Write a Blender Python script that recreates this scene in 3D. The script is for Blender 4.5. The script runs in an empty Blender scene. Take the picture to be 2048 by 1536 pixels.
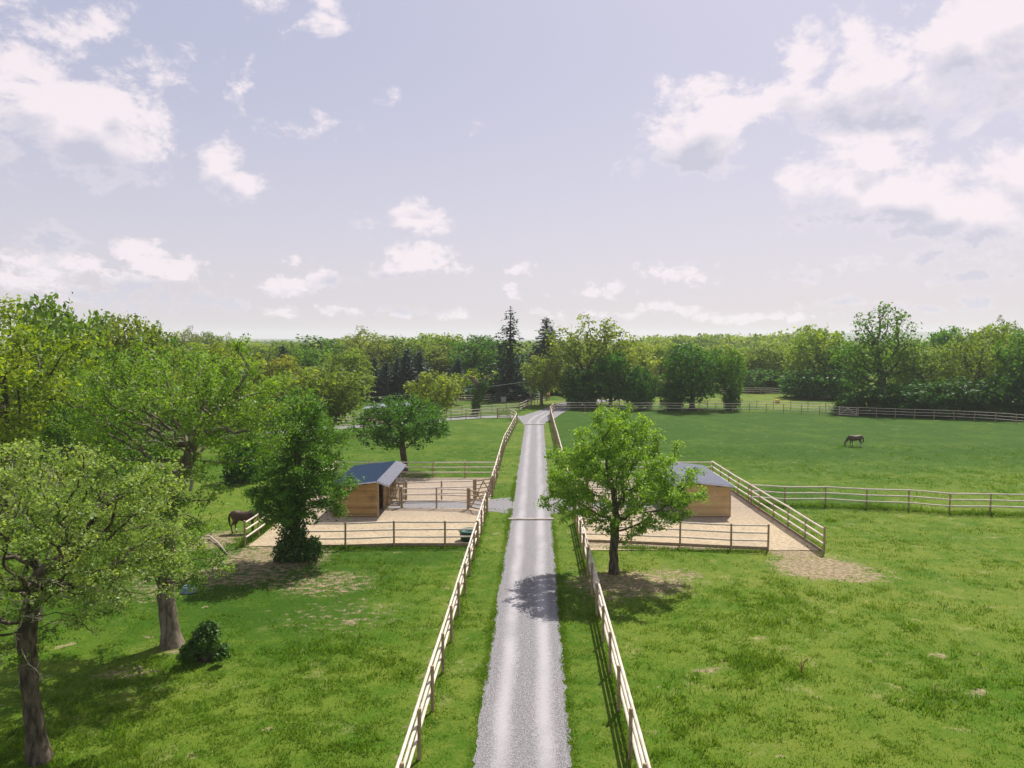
import bpy, bmesh, math, random
import numpy as np
from mathutils import Vector, Matrix

random.seed(7)
RNG = np.random.default_rng(7)
SC = bpy.context.scene
COL = SC.collection
R = math.radians

# ------------------------------------------------------------------ camera
F, H = 1447.0, 11.3
T = math.atan(86 / F)
cam_d = bpy.data.cameras.new('camera')
cam = bpy.data.objects.new('camera', cam_d); COL.objects.link(cam)
cam.location = (0, 0, H); cam.rotation_euler = (math.pi / 2 - T, 0, 0)
cam_d.sensor_width = 36; cam_d.lens = F / 2048 * 36
cam_d.clip_start = 0.1; cam_d.clip_end = 20000
SC.camera = cam

def ray(px, py):
    u = (px - 1024) / F; v = (768 - py) / F
    return (u, math.cos(T) + v * math.sin(T), -math.sin(T) + v * math.cos(T))
def P(px, py, z=0.0):
    d = ray(px, py); s = (z - H) / d[2]
    return (d[0] * s, d[1] * s)
def Z(px, py, Y):
    d = ray(px, py); s = Y / d[1]
    return (d[0] * s, H + d[2] * s)

# ------------------------------------------------------------------ tagging
def tag(o, label=None, cat=None, group=None, kind=None):
    if label: o['label'] = label
    if cat: o['category'] = cat
    if group: o['group'] = group
    if kind: o['kind'] = kind
    return o
def empty(name, loc=(0, 0, 0), rz=0.0, **k):
    o = bpy.data.objects.new(name, None); COL.objects.link(o)
    o.location = loc; o.rotation_euler = (0, 0, rz); o.empty_display_size = 0.3
    return tag(o, **k)
def link(name, me, mat=None, parent=None, loc=(0, 0, 0), rz=0.0, **k):
    o = bpy.data.objects.new(name, me); COL.objects.link(o)
    if mat is not None and len(me.materials) == 0: me.materials.append(mat)
    o.location = loc; o.rotation_euler = (0, 0, rz)
    if parent is not None: o.parent = parent
    return tag(o, **k)
def copy_tree(o, parent=None):
    c = o.copy(); COL.objects.link(c)
    if parent is not None: c.parent = parent
    for ch in list(o.children): copy_tree(ch, c)
    return c

# ------------------------------------------------------------------ mesh helpers
def mesh_np(name, verts, faces, attrs=None, smooth=False):
    """verts (N,3); faces (M,k) all same k"""
    verts = np.asarray(verts, dtype=np.float32); faces = np.asarray(faces, dtype=np.int32)
    me = bpy.data.meshes.new(name)
    me.vertices.add(len(verts)); me.vertices.foreach_set('co', verts.ravel())
    k = faces.shape[1]; m = len(faces)
    me.loops.add(m * k); me.loops.foreach_set('vertex_index', faces.ravel())
    me.polygons.add(m); me.polygons.foreach_set('loop_start', np.arange(0, m * k, k, dtype=np.int32))
    try: me.polygons.foreach_set('loop_total', np.full(m, k, dtype=np.int32))
    except Exception: pass
    me.polygons.foreach_set('use_smooth', np.full(m, smooth, dtype=bool))
    me.update(calc_edges=True)
    for an, av in (attrs or {}).items():
        av = np.asarray(av, dtype=np.float32)
        if av.ndim == 1:
            a = me.attributes.new(an, 'FLOAT', 'POINT'); a.data.foreach_set('value', av)
        else:
            a = me.attributes.new(an, 'FLOAT_COLOR', 'POINT'); a.data.foreach_set('color', av.ravel())
    return me

class MB:
    """collects mixed shapes into one mesh"""
    def __init__(s): s.v = []; s.f = []
    def add(s, vs, fs):
        b = len(s.v); s.v += [tuple(p) for p in vs]; s.f += [tuple(i + b for i in f) for f in fs]
    def box(s, c, size, rot=None):
        hx, hy, hz = (a / 2 for a in size)
        vs = [Vector((x, y, z)) for x in (-hx, hx) for y in (-hy, hy) for z in (-hz, hz)]
        if rot is not None: vs = [rot @ q for q in vs]
        c = Vector(c)
        s.add([q + c for q in vs], [(0, 1, 3, 2), (4, 6, 7, 5), (0, 4, 5, 1), (2, 3, 7, 6), (0, 2, 6, 4), (1, 5, 7, 3)])
    def bar(s, a, b, w, h):
        a = Vector(a); b = Vector(b); d = b - a; L = d.length; d.normalize()
        up = Vector((0, 0, 1)) if abs(d.z) < .95 else Vector((1, 0, 0))
        y = up.cross(d).normalized(); z = d.cross(y)
        m = Matrix((d, y, z)).transposed()
        s.box((a + b) / 2, (L, w, h), m)
    def tube(s, pts, rad, n=8, caps=True):
        pts = [Vector(p) for p in pts]; m = len(pts)
        rad = rad if hasattr(rad, '__len__') else [rad] * m
        vs = []; ref = None
        for i, p in enumerate(pts):
            d = (pts[min(i + 1, m - 1)] - pts[max(i - 1, 0)])
            d = d.normalized() if d.length > 1e-9 else Vector((0, 0, 1))
            if ref is None: ref = Vector((0, 0, 1)) if abs(d.z) < .9 else Vector((1, 0, 0))
            y = ref.cross(d)
            y = y.normalized() if y.length > 1e-6 else Vector((0, 1, 0))
            x = d.cross(y); ref = x if abs(d.z) >= .9 else ref
            for k in range(n):
                a = 2 * math.pi * (k + .5) / n
                vs.append(p + (x * math.cos(a) + y * math.sin(a)) * rad[i])
        fs = []
        for i in range(m - 1):
            for k in range(n):
                fs.append((i * n + k, i * n + (k + 1) % n, (i + 1) * n + (k + 1) % n, (i + 1) * n + k))
        if caps:
            fs.append(tuple(range(n - 1, -1, -1))); fs.append(tuple((m - 1) * n + k for k in range(n)))
        s.add(vs, fs)
    def lathe(s, prof, n=32, c=(0, 0, 0)):
        vs = []; fs = []
        for r, z in prof:
            for k in range(n):
                a = 2 * math.pi * k / n; vs.append((c[0] + r * math.cos(a), c[1] + r * math.sin(a), c[2] + z))
        for i in range(len(prof) - 1):
            for k in range(n): fs.append((i * n + k, i * n + (k + 1) % n, (i + 1) * n + (k + 1) % n, (i + 1) * n + k))
        s.add(vs, fs)
    def mesh(s, name, smooth=False):
        me = bpy.data.meshes.new(name); me.from_pydata(s.v, [], s.f)
        bm = bmesh.new(); bm.from_mesh(me); bmesh.ops.recalc_face_normals(bm, faces=bm.faces); bm.to_mesh(me); bm.free()
        if smooth: me.polygons.foreach_set('use_smooth', [True] * len(me.polygons))
        me.update(); return me

def vnoise(x, y, seed=0):
    """value noise on numpy arrays, 0..1"""
    xi = np.floor(x).astype(np.int64); yi = np.floor(y).astype(np.int64)
    xf = x - xi; yf = y - yi
    def h(a, b):
        n = (a * 374761393 + b * 668265263 + seed * 144665) & 0x7fffffff
        n = ((n ^ (n >> 13)) * 1274126177) & 0x7fffffff
        return ((n ^ (n >> 16)) & 0xffff) / 65535.0
    u = xf * xf * (3 - 2 * xf); v = yf * yf * (3 - 2 * yf)
    return (h(xi, yi) * (1 - u) + h(xi + 1, yi) * u) * (1 - v) + (h(xi, yi + 1) * (1 - u) + h(xi + 1, yi + 1) * u) * v
def fbm(x, y, seed=0, oct=4):
    s = 0; a = .5; t = 0
    for i in range(oct):
        s = s + a * vnoise(x * 2 ** i, y * 2 ** i, seed + i * 17); t += a; a *= .5
    return s / t
def sstep(a, b, x):
    t = np.clip((x - a) / (b - a), 0, 1); return t * t * (3 - 2 * t)

# ------------------------------------------------------------------ materials
class NT:
    def __init__(s, tree): s.t = tree; s.n = tree.nodes; s.l = tree.links
    def node(s, typ, ins=None, **props):
        n = s.n.new(typ)
        for k, v in props.items(): setattr(n, k, v)
        for k, v in (ins or {}).items():
            sock = n.inputs[k]
            if isinstance(v, bpy.types.NodeSocket): s.l.new(v, sock)
            else: sock.default_value = v
        return n
    def math(s, op, a, b=None, c=None, clamp=False):
        ins = {0: a}
        if b is not None: ins[1] = b
        if c is not None: ins[2] = c
        n = s.node('ShaderNodeMath', ins, operation=op); n.use_clamp = clamp; return n.outputs[0]
    def vmath(s, op, a, b=None, c=None):
        ins = {0: a}
        if b is not None: ins[1] = b
        if c is not None: ins[2] = c
        return s.node('ShaderNodeVectorMath', ins, operation=op)
    def mix(s, f, a, b, blend='MIX'):
        n = s.node('ShaderNodeMix', data_type='RGBA', blend_type=blend)
        for sock, v in ((n.inputs[0], f), (n.inputs[6], a), (n.inputs[7], b)):
            if isinstance(v, bpy.types.NodeSocket): s.l.new(v, sock)
            else: sock.default_value = v if not hasattr(v, '__len__') or len(v) == 4 else (*v, 1)
        return n.outputs[2]
    def noise(s, vec, scale, detail=4, rough=.55, dist=0.0, dims='3D'):
        return s.node('ShaderNodeTexNoise', {'Vector': vec, 'Scale': scale, 'Detail': detail, 'Roughness': rough, 'Distortion': dist}, noise_dimensions=dims).outputs['Fac']
    def ramp(s, f, lo, hi, a=0.0, b=1.0, smooth=True):
        n = s.node('ShaderNodeMapRange', {0: f, 1: lo, 2: hi, 3: a, 4: b}, interpolation_type='SMOOTHSTEP' if smooth else 'LINEAR')
        return n.outputs[0]
def new_mat(name):
    m = bpy.data.materials.new(name); m.use_nodes = True
    nt = NT(m.node_tree); nt.n.clear()
    out = nt.node('ShaderNodeOutputMaterial'); return m, nt, out
def rgb(*c): return (*c, 1.0)

def mat_leaf(name, c1, c2, tr=0.42, tint=None, spec=.32):
    """c1..c2 per leaf variation; tinted by the object's own colour; light shines through the leaf"""
    m, nt, out = new_mat(name)
    at = nt.node('ShaderNodeAttribute', attribute_name='v').outputs['Fac']
    oi = nt.node('ShaderNodeObjectInfo')
    col = nt.mix(at, rgb(*c1), rgb(*c2))
    col = nt.mix(1.0, col, oi.outputs['Color'], 'MULTIPLY')
    trc = nt.mix(1.0, col, rgb(*(tint or (1.25, 1.25, .5))), 'MULTIPLY')
    p = nt.node('ShaderNodeBsdfPrincipled', {'Base Color': col, 'Roughness': .5, 'Specular IOR Level': spec})
    t = nt.node('ShaderNodeBsdfTranslucent', {'Color': trc})
    mx = nt.node('ShaderNodeMixShader', {0: tr, 1: p.outputs[0], 2: t.outputs[0]})
    nt.l.new(mx.outputs[0], out.inputs[0]); return m
def mat_simple(name, c1, c2, scale=8, rough=.8, bump=.3, bscale=None, spec=.25, stretch=(1, 1, 1), metal=0.0, detail=5, coord='Object', lo=.35, hi=.65):
    m, nt, out = new_mat(name)
    tc = nt.node('ShaderNodeTexCoord').outputs[coord]
    v = nt.vmath('MULTIPLY', tc, stretch).outputs[0]
    f = nt.noise(v, scale, detail, .6)
    col = nt.mix(nt.ramp(f, lo, hi), rgb(*c1), rgb(*c2))
    bf = nt.noise(v, bscale or scale * 2.5, 5, .6)
    b = nt.node('ShaderNodeBump', {'Strength': bump, 'Distance': .03, 'Height': bf})
    p = nt.node('ShaderNodeBsdfPrincipled', {'Base Color': col, 'Roughness': rough, 'Specular IOR Level': spec, 'Metallic': metal, 'Normal': b.outputs[0]})
    nt.l.new(p.outputs[0], out.inputs[0]); return m

M = {}
M['post'] = mat_simple('post_wood', (.26, .185, .10), (.40, .30, .18), 6, stretch=(4, 4, .6))
M['rail'] = mat_simple('rail_wood', (.50, .43, .35), (.66, .58, .49), 5, stretch=(.6, .6, 3), coord='Object')
M['gatewood'] = mat_simple('gate_wood', (.30, .22, .13), (.44, .34, .22), 6)
M['board'] = mat_simple('old_boards', (.24, .18, .11), (.36, .28, .19), 6)
M['bark'] = mat_simple('bark', (.034, .026, .016), (.125, .10, .065), 7, bump=1.0, bscale=14, stretch=(1, 1, .3))
M['bark_pale'] = mat_simple('pale_bark', (.085, .065, .045), (.24, .195, .14), 7, bump=.9, bscale=16, stretch=(1, 1, .3))
M['deadwood'] = mat_simple('dead_wood', (.30, .25, .19), (.48, .42, .34), 8, bump=.6)
M['roof'] = mat_simple('blue_grey_sheet_metal', (.012, .042, .092), (.020, .060, .125), 3, rough=.42, bump=.05, spec=.5)
M['roof_grey'] = mat_simple('grey_sheet_metal', (.15, .17, .23), (.21, .23, .30), 3, rough=.36, bump=.05, spec=.5)
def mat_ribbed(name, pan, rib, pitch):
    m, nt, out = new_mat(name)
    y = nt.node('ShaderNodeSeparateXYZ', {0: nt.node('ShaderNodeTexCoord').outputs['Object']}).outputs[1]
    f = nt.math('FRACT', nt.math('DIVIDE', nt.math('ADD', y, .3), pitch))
    on = nt.math('MULTIPLY', nt.math('GREATER_THAN', f, .34), nt.math('LESS_THAN', f, .66))  # glints off the ribs, painted as pale stripes in the base colour
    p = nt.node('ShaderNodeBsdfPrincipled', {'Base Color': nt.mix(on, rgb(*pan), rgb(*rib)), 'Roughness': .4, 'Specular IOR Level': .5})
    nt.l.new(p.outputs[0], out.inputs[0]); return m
M['ribbed'] = mat_ribbed('sheet_with_glint_ribs', (.012, .030, .070), (.50, .49, .53), .30)
M['ribbed_grey'] = mat_ribbed('grey_sheet_with_glint_ribs', (.07, .085, .125), (.30, .31, .36), .30)
M['trim'] = mat_simple('pale_trim', (.42, .45, .52), (.55, .57, .62), 4, rough=.45, bump=.05)
M['trough'] = mat_simple('green_plastic', (.012, .085, .055), (.02, .115, .075), 5, rough=.45, bump=.1, spec=.4)
M['tub'] = mat_simple('grey_rubber', (.13, .20, .24), (.22, .30, .34), 6, rough=.6)
M['water'] = mat_simple('trough_water', (.02, .06, .06), (.03, .08, .08), 2, rough=.06, bump=.05, spec=.5)
M['yellow'] = mat_simple('yellow_plastic', (.75, .42, .06), (.85, .52, .12), 5, rough=.5)
M['concrete'] = mat_simple('pale_concrete', (.36, .36, .36), (.48, .47, .46), 6)
M['bay'] = mat_simple('bay_coat', (.045, .022, .014), (.085, .045, .028), 3, rough=.5, bump=.1, spec=.35)
M['brown_coat'] = mat_simple('brown_coat', (.085, .05, .032), (.14, .088, .058), 3, rough=.55, bump=.1)
M['dark_coat'] = mat_simple('dark_coat', (.02, .014, .012), (.04, .026, .02), 3, rough=.5, bump=.1, spec=.35)
M['chestnut'] = mat_simple('chestnut_coat', (.38, .16, .07), (.48, .23, .11), 3, rough=.55, bump=.1)
M['mane'] = mat_simple('black_hair', (.012, .010, .009), (.03, .025, .02), 10, rough=.6)
M['sock'] = mat_simple('white_hair', (.6, .55, .5), (.7, .66, .6), 10)
M['cable'] = mat_simple('grey_cable', (.42, .44, .42), (.5, .52, .5), 10)

def mat_planks(name, c1, c2, dark):
    m, nt, out = new_mat(name)
    tc = nt.node('ShaderNodeTexCoord').outputs['Object']
    sx = nt.node('ShaderNodeSeparateXYZ', {0: tc})
    row = nt.math('FLOOR', nt.math('DIVIDE', sx.outputs[2], .135))
    rv = nt.node('ShaderNodeTexWhiteNoise', {'W': row}, noise_dimensions='1D').outputs[0]
    big = nt.noise(nt.vmath('MULTIPLY', tc, (.5, .5, 1.6)).outputs[0], 1.2, 3, .5)
    grain = nt.noise(nt.vmath('MULTIPLY', tc, (2, 2, 30)).outputs[0], 2.5, 6, .65, .6)
    col = nt.mix(nt.math('ADD', nt.math('MULTIPLY', rv, .55), nt.math('MULTIPLY', nt.ramp(grain, .35, .7), .45)), rgb(*c1), rgb(*c2))
    col = nt.mix(nt.math('MULTIPLY', nt.ramp(big, .50, .72), .7), col, rgb(*dark))
    b = nt.node('ShaderNodeBump', {'Strength': .25, 'Distance': .01, 'Height': grain})
    p = nt.node('ShaderNodeBsdfPrincipled', {'Base Color': col, 'Roughness': .75, 'Specular IOR Level': .2, 'Normal': b.outputs[0]})
    nt.l.new(p.outputs[0], out.inputs[0]); return m
M['plank_old'] = mat_planks('weathered_planks', (.25, .145, .048), (.52, .335, .13), (.13, .09, .04))
M['plank_new'] = mat_planks('pale_planks', (.44, .295, .13), (.62, .44, .22), (.38, .25, .12))

def grass_colour(nt, pos, mask):
    """grass colour from position: used by the ground sheet and by the blades standing on it"""
    sep = nt.node('ShaderNodeSeparateColor', {0: mask})
    lush, pale = sep.outputs[1], sep.outputs[2]
    n1 = nt.noise(pos, .16, 4, .6); n2 = nt.noise(pos, .8, 7, .78); n3 = nt.noise(pos, 7, 7, .85)
    a = nt.math('ADD', nt.math('MULTIPLY', n1, .25), nt.math('ADD', nt.math('MULTIPLY', n2, .40), nt.math('MULTIPLY', n3, .35)))
    light = nt.mix(pale, rgb(.112, .152, .017), rgb(.150, .174, .028))
    light = nt.mix(nt.math('MULTIPLY', lush, .75), light, rgb(.066, .122, .010))
    dark = nt.mix(lush, rgb(.050, .112, .005), rgb(.024, .066, .002))
    col = nt.mix(nt.ramp(nt.math('SUBTRACT', a, nt.math('MULTIPLY', lush, .075)), .41, .56), dark, light)
    dry = nt.math('MULTIPLY', nt.ramp(nt.noise(pos, .55, 5, .7), .56, .74), nt.math('SUBTRACT', .75, nt.math('MULTIPLY', lush, .6)))
    col = nt.mix(dry, col, rgb(.235, .225, .085))
    return col, n3
def mat_ground():
    m, nt, out = new_mat('meadow')
    pos = nt.node('ShaderNodeNewGeometry').outputs['Position']
    mask = nt.node('ShaderNodeAttribute', attribute_name='mask').outputs['Color']
    col, n3 = grass_colour(nt, pos, mask)
    soil = nt.node('ShaderNodeSeparateColor', {0: mask}).outputs[0]
    sn = nt.noise(nt.vmath('MULTIPLY', pos, (1, 1.25, 1)).outputs[0], 2.4, 7, .75)
    st = nt.ramp(nt.math('ADD', soil, nt.math('MULTIPLY', nt.math('SUBTRACT', sn, .5), 3.0)), .40, .85)
    sc = nt.mix(nt.ramp(nt.noise(pos, 5, 6, .75), .36, .66), rgb(.14, .098, .062), rgb(.37, .285, .185))
    col = nt.mix(nt.math('MULTIPLY', st, .88), col, sc)
    fl = nt.math('MULTIPLY', nt.ramp(nt.noise(pos, .75, 6, .72), .625, .68), nt.ramp(n3, .35, .55))
    col = nt.mix(nt.math('MULTIPLY', fl, .85), col, rgb(.30, .23, .14))
    hh = nt.math('ADD', nt.math('MULTIPLY', nt.noise(pos, 14, 5, .8), .6), nt.math('MULTIPLY', nt.noise(pos, 3.2, 5, .7), .9))
    b = nt.node('ShaderNodeBump', {'Strength': .6, 'Distance': .055, 'Height': hh})
    p = nt.node('ShaderNodeBsdfPrincipled', {'Base Color': col, 'Roughness': .9, 'Specular IOR Level': .08, 'Normal': b.outputs[0]})
    nt.l.new(p.outputs[0], out.inputs[0]); return m
M['ground'] = mat_ground()
def mat_blade():
    m, nt, out = new_mat('grass_blades')
    pos = nt.node('ShaderNodeNewGeometry').outputs['Position']
    mask = nt.node('ShaderNodeAttribute', attribute_name='mask').outputs['Color']
    col, n3 = grass_colour(nt, pos, mask)
    v = nt.node('ShaderNodeAttribute', attribute_name='v').outputs['Fac']
    col = nt.mix(.55, col, rgb(.072, .178, .006))
    col = nt.mix(nt.math('MULTIPLY', nt.ramp(v, .3, 1.0, 0, 1, False), .6), col, rgb(.24, .30, .045))
    p = nt.node('ShaderNodeBsdfPrincipled', {'Base Color': col, 'Roughness': .6, 'Specular IOR Level': .15})
    t = nt.node('ShaderNodeBsdfTranslucent', {'Color': nt.mix(1.0, col, rgb(1.3, 1.4, .6), 'MULTIPLY')})
    mx = nt.node('ShaderNodeMixShader', {0: .5, 1: p.outputs[0], 2: t.outputs[0]})
    nt.l.new(mx.outputs[0], out.inputs[0]); return m
M['blade'] = mat_blade()
def mat_sand():
    m, nt, out = new_mat('arena_sand')
    pos = nt.node('ShaderNodeNewGeometry').outputs['Position']
    a = nt.noise(pos, .5, 5, .6); b_ = nt.noise(nt.vmath('MULTIPLY', pos, (1, 1.2, 1)).outputs[0], 4.5, 6, .75)
    col = nt.mix(nt.ramp(a, .35, .65), rgb(.365, .295, .20), rgb(.445, .355, .23))
    yy = nt.node('ShaderNodeSeparateXYZ', {0: pos}).outputs[1]
    col = nt.mix(nt.ramp(nt.math('ADD', yy, nt.math('MULTIPLY', a, 3)), 44.5, 50, 0, .8), col, rgb(.31, .255, .20))
    col = nt.mix(nt.math('MULTIPLY', nt.ramp(b_,   .49, .60), .65), col, rgb(.20, .15, .10))
    bm = nt.node('ShaderNodeBump', {'Strength': .9, 'Distance': .07, 'Height': nt.noise(pos, 5, 6, .7)})
    p = nt.node('ShaderNodeBsdfPrincipled', {'Base Color': col, 'Roughness': .9, 'Specular IOR Level': .1, 'Normal': bm.outputs[0]})
    nt.l.new(p.outputs[0], out.inputs[0]); return m
M['sand'] = mat_sand()
def mat_gravel(tracks=True):
    m, nt, out = new_mat('gravel_drive' if tracks else 'gravel')
    pos = nt.node('ShaderNodeNewGeometry').outputs['Position']
    sp = nt.noise(pos, 24, 4, .8); sp2 = nt.noise(pos, 7, 5, .7)
    stone = nt.mix(nt.ramp(sp, .40, .60), rgb(.092, .088, .090), rgb(.315, .300, .304))
    stone = nt.mix(nt.math('MULTIPLY', nt.ramp(sp2, .45, .7), .4), stone, rgb(.115, .115, .125))
    if tracks:
        lat = nt.node('ShaderNodeAttribute', attribute_name='lat').outputs['Fac']
        wob = nt.math('MULTIPLY', nt.math('SUBTRACT', nt.noise(pos, .22, 2, .5), .5), .28)
        al = nt.math('ABSOLUTE', nt.math('ADD', lat, wob))
        d = nt.math('ABSOLUTE', nt.math('SUBTRACT', al, .62))
        tr = nt.ramp(nt.math('ADD', d, nt.math('MULTIPLY', nt.math('SUBTRACT', sp2, .5), .35)), .02, .42, 1, 0)
        y = nt.node('ShaderNodeSeparateXYZ', {0: pos}).outputs[1]
        tr = nt.math('MULTIPLY', tr, nt.math('MULTIPLY', nt.ramp(nt.noise(pos, .3, 4, .6), .25, .6, .45, 1), nt.ramp(y, 35, 60, .86, .55)))
        col = nt.mix(tr, stone, rgb(.385, .363, .37))
    else:
        col = stone
    bm = nt.node('ShaderNodeBump', {'Strength': .8, 'Distance': .03, 'Height': sp})
    p = nt.node('ShaderNodeBsdfPrincipled', {'Base Color': col, 'Roughness': .85, 'Specular IOR Level': .15, 'Normal': bm.outputs[0]})
    nt.l.new(p.outputs[0], out.inputs[0]); return m
M['drive'] = mat_gravel(True); M['gravel'] = mat_gravel(False)

# leaves: fresh spring greens
M['leaf'] = mat_leaf('leaves', (.055, .135, .006), (.34, .42, .060), .5)
M['leaf_far'] = mat_leaf('far_leaves', (.085, .165, .018), (.30, .37, .062), .45, spec=.08)
M['needle'] = mat_leaf('needles', (.012, .042, .024), (.045, .090, .042), .15, spec=.1)
M['ivy'] = mat_leaf('ivy_leaves', (.016, .060, .006), (.085, .18, .018), .3)

# ------------------------------------------------------------------ layout numbers
def drive_c(Y): return .265 + .0349 * (Y - 18.54)
def lf_x(Y): return -2.42 + .031 * (Y - 21.87)          # left drive fence
def rf_x(Y): return 3.27 + .0283 * (Y - 21.5)           # right drive fence
ARENA = dict(Y0=39.3, Y1=48.45, Y2=50.5, Y3=59.3, L=-14.65, Rr=16.65)

# ------------------------------------------------------------------ ground
def axis(pts):
    out = []
    for (a, b, st) in pts: out += list(np.arange(a, b, st))
    return np.array(out)
gx_far = [45 * 1.22 ** k for k in range(24)]
gx = np.array([-v for v in gx_far[::-1] if v < 4200] + list(np.arange(-44.7, 75, .34)) + [75 * 1.22 ** k for k in range(22) if 75 * 1.22 ** k < 4200])
gy = np.array([-4200, -2000, -900, -400, -150, -60, -20, 0, 6, 10] + list(np.arange(13, 62, .28)) + list(np.arange(62, 150, .8)) + [150 * 1.15 ** k for k in range(26) if 150 * 1.15 ** k < 4200])
GX, GY = np.meshgrid(gx, gy)
def ground_masks(x, y):
    soil = np.zeros_like(x); 
    def ell(px, py, rx, ry, amp=1.0):
        cx, cy = P(px, py)
        d = np.sqrt(((x - cx) / rx) ** 2 + ((y - cy) / ry) ** 2)
        np.maximum(soil, amp * (1 - sstep(.35, 1.15, d)), out=soil)
    ell(545, 1115, 4.3, 3.6, .78); ell(470, 1150, 4.0, 2.6, .66); ell(640, 1165, 3.8, 2.6, .60); ell(430, 1080, 2.2, 3.0, .75)
    ell(690, 1230, 4.2, 3.0, .40); ell(560, 1090, 3, 2, .8); ell(300, 1170, 3.5, 3.5, .5)
    ell(1260, 1165, 3.9, 2.7, .80); ell(1345, 1150, 2.4, 1.6, .64); ell(1215, 1190, 1.5, 1.5, .6)
    ell(1640, 1135, 3.3, 2.8, .98); ell(1590, 1105, 2.0, 1.4, .97); ell(1710, 1150, 2.2, 1.6, .75)
    ell(1880, 1310, .5, .35, .8); ell(1950, 1385, .6, .35, .75); ell(1520, 1275, .5, .3, .7); ell(1400, 1340, .6, .35, .6); ell(1440, 1338, .6, .35, .6)
    ell(700, 1243, .6, .4, .75); ell(1868, 1185, .7, .3, .6); ell(1750, 1320, .4, .3, .5); ell(1620, 1200, .5, .4, .5)
    ell(450, 1075, 1.6, 2.0, .6); ell(810, 950, 2.6, 1.6, .6); ell(345, 1300, 1.1, .8, .6); ell(250, 1345, 1.6, .8, .6)
    # worn strip along the field side of the left drive fence
    dl = np.abs(x - (lf_x(y) - .55)); soil = np.maximum(soil, .40 * (1 - sstep(.1, .7, dl)) * (y < 39))
    # large lush / pale drifts
    n = fbm(x * .06 + 3, y * .06, 5, 4)
    lush = sstep(.42, .68, n) * .8
    right_far = sstep(50, 74, y + 8 * (fbm(x * .12, y * .12, 8, 4) - .5)) * (x > 4) * (1 - sstep(112, 124, y)); lush = np.maximum(lush * (1 - .3 * right_far), right_far * .95)
    left_far = sstep(58, 66, y) * (x < 2); lush = np.where(left_far > 0, .35 + .3 * n, lush)
    left_near = (x < -3) * (y < 38); lush = np.where(left_near, np.clip(lush * .9 + .15, 0, 1), lush)
    pale = sstep(120, 128, y) * .9
    verge = (x > lf_x(y)) * (x < rf_x(y)) * (y < 100)
    pale = np.where(verge > 0, .45, pale); lush = np.where(verge > 0, .28, lush)
    nearR = (x > 4.5) * (y > 30) * (y < 48); pale = np.where(nearR, .38, pale); lush = np.where(nearR, lush * .45, lush)
    return soil, lush, pale
so, lu, pa = ground_masks(GX, GY)
GZ = -.02 * fbm(GX * .5, GY * .5, 2, 3)
NXg, NYg = len(gx), len(gy)
idx = np.arange(NXg * NYg).reshape(NYg, NXg)
gf = np.stack([idx[:-1, :-1], idx[:-1, 1:], idx[1:, 1:], idx[1:, :-1]], -1).reshape(-1, 4)
me = mesh_np('ground', np.stack([GX, GY, GZ], -1).reshape(-1, 3), gf,
             {'mask': np.stack([so, lu, pa, np.ones_like(so)], -1).reshape(-1, 4)}, True)
tag(link('ground', me, M['ground']), kind='structure', label='green grazed meadow grass with worn bare patches', cat='ground')

def strip(name, rows, mat, z, nlat=9, jag=.09, label=None, seed=1, along_x=False):
    """rows: (t, centre, half width) dense; jagged margins"""
    rows = np.array(rows); t = rows[:, 0]
    jl = (fbm(t * 4.5, t * 0 + 3, seed, 5) - .5) * 2 * jag * 2; jr = (fbm(t * 4.5, t * 0 + 9, seed + 5, 5) - .5) * 2 * jag * 2
    V = []; L = []
    for k in range(nlat):
        q = k / (nlat - 1) * 2 - 1
        hw = rows[:, 2] + np.where(q < 0, jl, jr) * abs(q)
        c = rows[:, 1] + q * hw
        V.append(np.stack([t, c, np.full_like(t, z)], -1) if along_x else np.stack([c, t, np.full_like(t, z)], -1)); L.append(q * hw)
    V = np.stack(V, 1); L = np.stack(L, 1)
    n = len(t); ii = np.arange(n * nlat).reshape(n, nlat)
    f = np.stack([ii[:-1, :-1], ii[:-1, 1:], ii[1:, 1:], ii[1:, :-1]], -1).reshape(-1, 4)
    if along_x: f = f[:, ::-1]
    me = mesh_np(name, V.reshape(-1, 3), f, {'lat': L.ravel()}, True)
    return tag(link(name, me, mat), kind='structure', label=label)
def interp_rows(keys, step):
    k = np.array(keys); t = np.arange(k[0, 0], k[-1, 0], step)
    return [(a, np.interp(a, k[:, 0], k[:, 1]), np.interp(a, k[:, 0], k[:, 2])) for a in t]
strip('drive', interp_rows([(2, drive_c(2), 1.31), (46, drive_c(46), 1.31), (96, drive_c(96), 1.26), (101, drive_c(101) - .1, 1.75), (105, 3.55, 2.6), (109, 4.3, 2.7), (114, 5.7, 2.4), (120, 7.6, 2.3), (127, 9.9, 2.9), (134, 13.2, 3.6), (140, 18, 4.2)], .07), M['drive'], .006, 13, .055, 'grey gravel drive with two pale wheel tracks', 1)
# short gravel lanes off the drive to the two shelters
for sgn in (-1, 1):
    x0, x1 = (-8.4, .1) if sgn < 0 else (2.4, 10.9)
    keys = [(x0, 49.45, 1.0), (x0 + (5.4 if sgn < 0 else 3.1), 49.45, 1.05), (x1, 49.3, 1.15 if sgn > 0 else 2.6)] if sgn < 0 else [(x0, 49.3, 2.6), (x0 + 2.4, 49.45, 1.2), (x1, 49.45, 1.0)]
    strip('gravel_lane', interp_rows(keys, .15), M['gravel'], .002 + (sgn > 0) * 0, 7, .1, 'gravel lane between two sand paddocks', 3 + sgn, True)
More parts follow.
